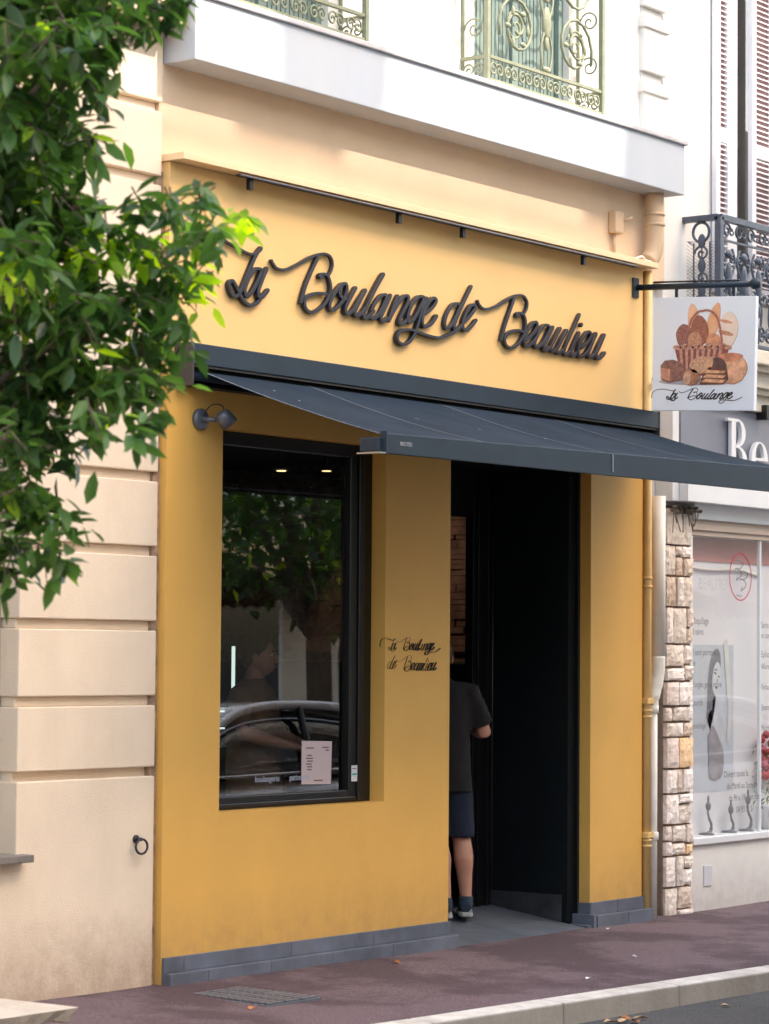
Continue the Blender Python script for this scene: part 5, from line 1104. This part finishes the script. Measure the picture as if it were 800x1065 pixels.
# ------------------------------------------------------------------ cars (seen in the window reflections)
def car(name, label, x0, y, z0, paint, group):
    root = thing(name, label, 'car', (x0+2.2,y,z0), (0,0,0) and None); root['group'] = group
    hw = .88
    def loft(secs, nm, mt, par):
        m = MB(); vs = []; n = len(secs[0][1])
        for X, prof in secs: vs += [(x0+X, y+p[0], z0+p[1]) for p in prof]
        fs = [(i*n+k,i*n+(k+1)%n,(i+1)*n+(k+1)%n,(i+1)*n+k) for i in range(len(secs)-1) for k in range(n)]+[tuple(range(n-1,-1,-1)), tuple((len(secs)-1)*n+k for k in range(n))]
        m.add(vs, fs, True); o = m.build(nm, mt, par); s_ = o.modifiers.new('s','SUBSURF'); s_.levels = 2; s_.render_levels = 2; return o
    def sec(w_, zb_, zt_): return [(-w_*.9,zb_),(-w_,zb_+.12),(-w_,zb_+(zt_-zb_)*.6),(-w_*.92,zt_-.03),(-w_*.6,zt_),(w_*.6,zt_),(w_*.92,zt_-.03),(w_,zb_+(zt_-zb_)*.6),(w_,zb_+.12),(w_*.9,zb_)]
    body = loft([(0,sec(.70,.35,.66)),(.06,sec(.80,.25,.74)),(.5,sec(hw,.20,.86)),(1.2,sec(hw,.20,.93)),(2.4,sec(hw,.20,.95)),(3.3,sec(hw,.20,.98)),(4.0,sec(hw,.22,1.0)),(4.35,sec(.82,.27,.95)),(4.42,sec(.72,.38,.85))], 'body', paint, root)
    def cab(w_, zt_): return [(-hw*.94,.90),(-hw*.9,.98),(-w_*1.02,zt_-.08),(-w_*.9,zt_),(w_*.9,zt_),(w_*1.02,zt_-.08),(hw*.9,.98),(hw*.94,.90)]
    gl = loft([(.95,cab(.80,.965)),(1.35,cab(.70,1.20)),(1.75,cab(.66,1.385)),(2.4,cab(.65,1.42)),(3.1,cab(.65,1.37)),(3.7,cab(.68,1.18)),(4.1,cab(.76,.99))], 'cabin_glass', M['carglass'], root)
    rf = MB(); prof = [(1.45,1.265),(1.78,1.405),(2.4,1.447),(3.1,1.395),(3.6,1.24)]
    rf.add([(x0+X, y+w_, z0+Z) for X, Z in prof for w_ in (-.60,-.3,.3,.60)], [(i*4+k,i*4+k+1,(i+1)*4+k+1,(i+1)*4+k) for i in range(4) for k in range(3)], True); o = rf.build('roof', paint, root); q = o.modifiers.new('so','SOLIDIFY'); q.thickness = .02
    MB().box(x0+.02,x0+.06,y-.42,y+.42,z0+.38,z0+.52).build('grille', M['black'], root, bevel=.01); MB().box(x0+.0,x0+.03,y-.25,y+.25,z0+.30,z0+.40).build('number_plate', M['white_int'], root, bevel=.004)
    for sg in (-1,1):
        MB().box(x0+1.2,x0+3.15,y+sg*.872-.012,y+sg*.872+.012,z0+.17,z0+.27).build('sill', M['black'], root, bevel=.006)
        rl_ = MB(); rl_.tube(cr([(x0+.95,y+sg*.80,z0+.96),(x0+1.4,y+sg*.70,z0+1.24),(x0+1.8,y+sg*.66,z0+1.40),(x0+2.4,y+sg*.65,z0+1.435),(x0+3.1,y+sg*.66,z0+1.38),(x0+3.7,y+sg*.72,z0+1.17),(x0+4.1,y+sg*.80,z0+1.0)]), .032, 8); rl_.build('roof_rail', paint, root)
        MB().tube(cr([(x0+1.0,y+sg*.865,z0+.965),(x0+2.4,y+sg*.872,z0+.985),(x0+3.9,y+sg*.865,z0+1.03)]), .009, 6).build('trim', M['chrome'], root)
        MB().tube([(x0+2.35,y+sg*.84,z0+.97),(x0+2.40,y+sg*.67,z0+1.41)], .025, 6).build('window_post', M['black'], root)
        for X in (2.15,3.2): MB().box(x0+X,x0+X+.16,y+sg*.885-.012,y+sg*.885+.012,z0+.80,z0+.825).build('door_handle', M['chrome'], root, bevel=.006)
        MB().ball((x0+.16,y+sg*.66,z0+.66), (.16,.13,.06), 12, 8).build('headlight', M['white_int'], root); MB().ball((x0+4.33,y+sg*.68,z0+.82), (.09,.13,.07), 12, 8).build('tail_light', M['red'], root)
        for X in (.85,3.5):
            wh = MB(); wh.lathe([(.20,-.10),(.31,-.10),(.33,-.06),(.33,.06),(.31,.10),(.20,.10)], (x0+X,y+sg*.825,z0+.33), 'y', 28); wo = wh.build('wheel', M['tyre'], root)
            rm = MB()
            for k in range(7):
                q = k*2*math.pi/7; cxx, czz = x0+X, z0+.33; yo = y+sg*.925
                rm.tube([(cxx+.03*math.cos(q),yo,czz+.03*math.sin(q)),(cxx+.19*math.cos(q),yo,czz+.19*math.sin(q))], [.028,.016], 6)
            rm.tube([(cxx+.205*math.cos(k*math.pi/12),yo,czz+.205*math.sin(k*math.pi/12)) for k in range(25)], .014, 6, False); rm.ball((cxx,yo,czz), (.05,.015,.05), 10, 7); rm.build('rim', M['chrome'], wo)
            MB().lathe([(.385,-.06),(.385,.008)], (x0+X,y+sg*.885,z0+.35), 'y', 28).build('wheel_arch', M['black'], root)
car('parked_car', 'silver parked saloon car, the one reflected low in the bakery window', 2.35, -3.30, -.19, M['silver'], 'cars parked along the kerb')
car('parked_car', 'white parked car beyond the silver one, reflected in the beauty shop window', 7.9, -3.2, -.19, M['whitecar'], 'cars parked along the kerb')

# ------------------------------------------------------------------ building across the street (casts the roofline shadow, seen in reflections)
op = thing('opposite_building', 'tall warm rendered building with chimneys across the street', 'building', (12,-15,0))
ZT = 4.315+14.05*.94
m = MB(); m.box(-1,22,-22,-14,-.3,ZT); m.box(-30,-1,-22,-14.2,-.3,9.0); m.box(22,60,-22,-14.2,-.3,11.0); m.build('wall', M['opp'], op)
m = MB(); m.box(5.95,6.83,-14.1,-13.86,ZT,ZT+2.1); m.build('chimney', M['opp_w'], op)
m = MB(); m.box(9.42,21.9,-14.3,-13.9,ZT,ZT+.50); m.build('attic', M['opp_w'], op); m = MB(); m.box(9.42,10.4,-14.1,-13.86,ZT+.5,ZT+2.0); m.build('chimney', M['opp_w'], op)
m = MB(); 
for z in (3.6,6.9,10.2,13.5): m.box(-1,22,-14,-13.8,z,z+.25)
m.build('string_course', M['opp_w'], op)
for i in range(7,13):
    for j, z in enumerate((.2,4.6,7.9,11.2,14.0)):
        x = -30+4.3*i; h = 2.6 if j == 0 else 1.9
        w_ = MB(); w_.box(x,x+1.5,-14,-13.93,z,z+h); o = w_.build('window', M['white_al'], op); MB().box(x+.08,x+1.42,-13.93,-13.92,z+.08,z+h-.08).build('pane', M['carglass'], o)
        if j: MB().box(x-.6,x-.03,-14,-13.95,z,z+h).box(x+1.53,x+2.1,-14,-13.95,z,z+h).build('shutter', M['shut_g'] if i % 2 else M['shut_w'], o)
for x, mt_ in ((17.0,'fascia'),(22,'canvas'),(28,'shut_back')):
    aw2 = thing('shop_awning', {'fascia':'tan scalloped awning on the opposite building','canvas':'dark awning on the opposite building','shut_back':'dusty pink awning on the opposite building'}[mt_], 'awning', (x+1.5,-13.5,3))
    m = MB(); m.hexa([(x,-12.5,2.5),(x+3.4,-12.5,2.5),(x+3.4,-13.99,3.1),(x,-13.99,3.1),(x,-12.5,2.53),(x+3.4,-12.5,2.53),(x+3.4,-13.99,3.13),(x,-13.99,3.13)]); m.build('canvas', M[mt_], aw2)
    m = MB(); m.prism([(x,2.5)]+[(x+3.4*i/24, 2.28-.05*abs(math.sin(i*math.pi/2))) for i in range(25)]+[(x+3.4,2.5)], -12.51,-12.49); m.build('valance', M[mt_], aw2)

# ------------------------------------------------------------------ fallen leaves and litter
def fallen(x, y, z, s, a, label, col, name='fallen_leaf', cat='leaf', group='fallen leaves'):
    m = MB(); c_, s_ = math.cos(a), math.sin(a); P = [(-.5,0,.0),(-.2,.26,.10),(.2,.24,.16),(.55,0,.05),(.2,-.26,.22),(-.2,-.24,.06),(0,0,.02)]
    m.add([(x+s*(p[0]*c_-p[1]*s_), y+s*(p[0]*s_+p[1]*c_), z+s*p[2]+.003) for p in P], [(0,1,6),(1,2,6),(2,3,6),(3,4,6),(4,5,6),(5,0,6)])
    o = m.build(name, col, fix=False); tag(o, label, cat, group)
M['dry'] = mat('dry orange leaf', (.42,.17,.06), .8, .4, 30); M['dry2'] = mat('dry tan leaf', (.45,.30,.17), .8, .4, 30)
fallen(-.303,-.825,zg(-.3,-.82), .07, .4, 'curled orange leaf on the pavement below the drain cover', M['dry'])
fallen(1.60,-.27,zg(1.6,-.27), .07, 1.2, 'flat orange leaf on the pavement near the shop plinth', M['dry'])
for i, (dx, dy) in enumerate(((0,0),(.07,.04),(-.06,.02),(.02,-.06),(.12,-.01))):
    fallen(1.30+dx*1.2,-1.86+dy, -.186, .085, i*1.3, 'dry brown leaf in the small pile against the kerb in the road', M['dry'] if i % 2 else M['dry2'], group='leaf pile by the kerb')
fallen(2.15,-1.96,-.187, .06, 2.1, 'single tan leaf on the road beyond the leaf pile', M['dry2']); fallen(2.95,-2.02,-.187, .06, .9, 'single orange leaf on the road at the far right by the kerb', M['dry'])
fallen(1.87,-1.30,zg(1.87,-1.3), .045, .2, 'white paper scrap in the middle of the pavement', M['white_int'], 'paper_scrap', 'litter', 'paper scraps'); fallen(2.88,-.97,zg(2.88,-.97), .045, 1.4, 'white paper scrap on the pavement in front of the right plinth', M['white_int'], 'paper_scrap', 'litter', 'paper scraps')
fallen(3.95,-.14,zg(3.95,-.14), .035, .5, 'tiny white scrap at the foot of the right slate plinth', M['white_int'], 'paper_scrap', 'litter', 'paper scraps')

lit = bpy.data.lights.new('brick_fill_light', 'SPOT'); lit.energy = 9; lit.color = (1,.75,.5); lit.spot_size = R(75); lit.shadow_soft_size = .03  # added fill light, aimed at the brick wall to brighten it
lo = bpy.data.objects.new('brick_fill_light', lit); COL.objects.link(lo); lo.location = (3.9,2.0,2.75); lo.rotation_euler = (0,R(-48),0)
p4 = thing('ceiling_spot', 'added cylindrical spot lamp on the bakery ceiling, housing the fill light for the brick wall', 'ceiling lamp', (3.9,2.0,2.95))  # made-up lamp body placed at the added fill light
MB().tube([(3.9,2.0,2.95),(3.9,2.0,2.80)], .035, 12).build('body', M['black'], p4); MB().lathe([(.03,0),(.03,.004)], (3.9,2.0,2.795)).build('lamp', M['led_w'], p4)
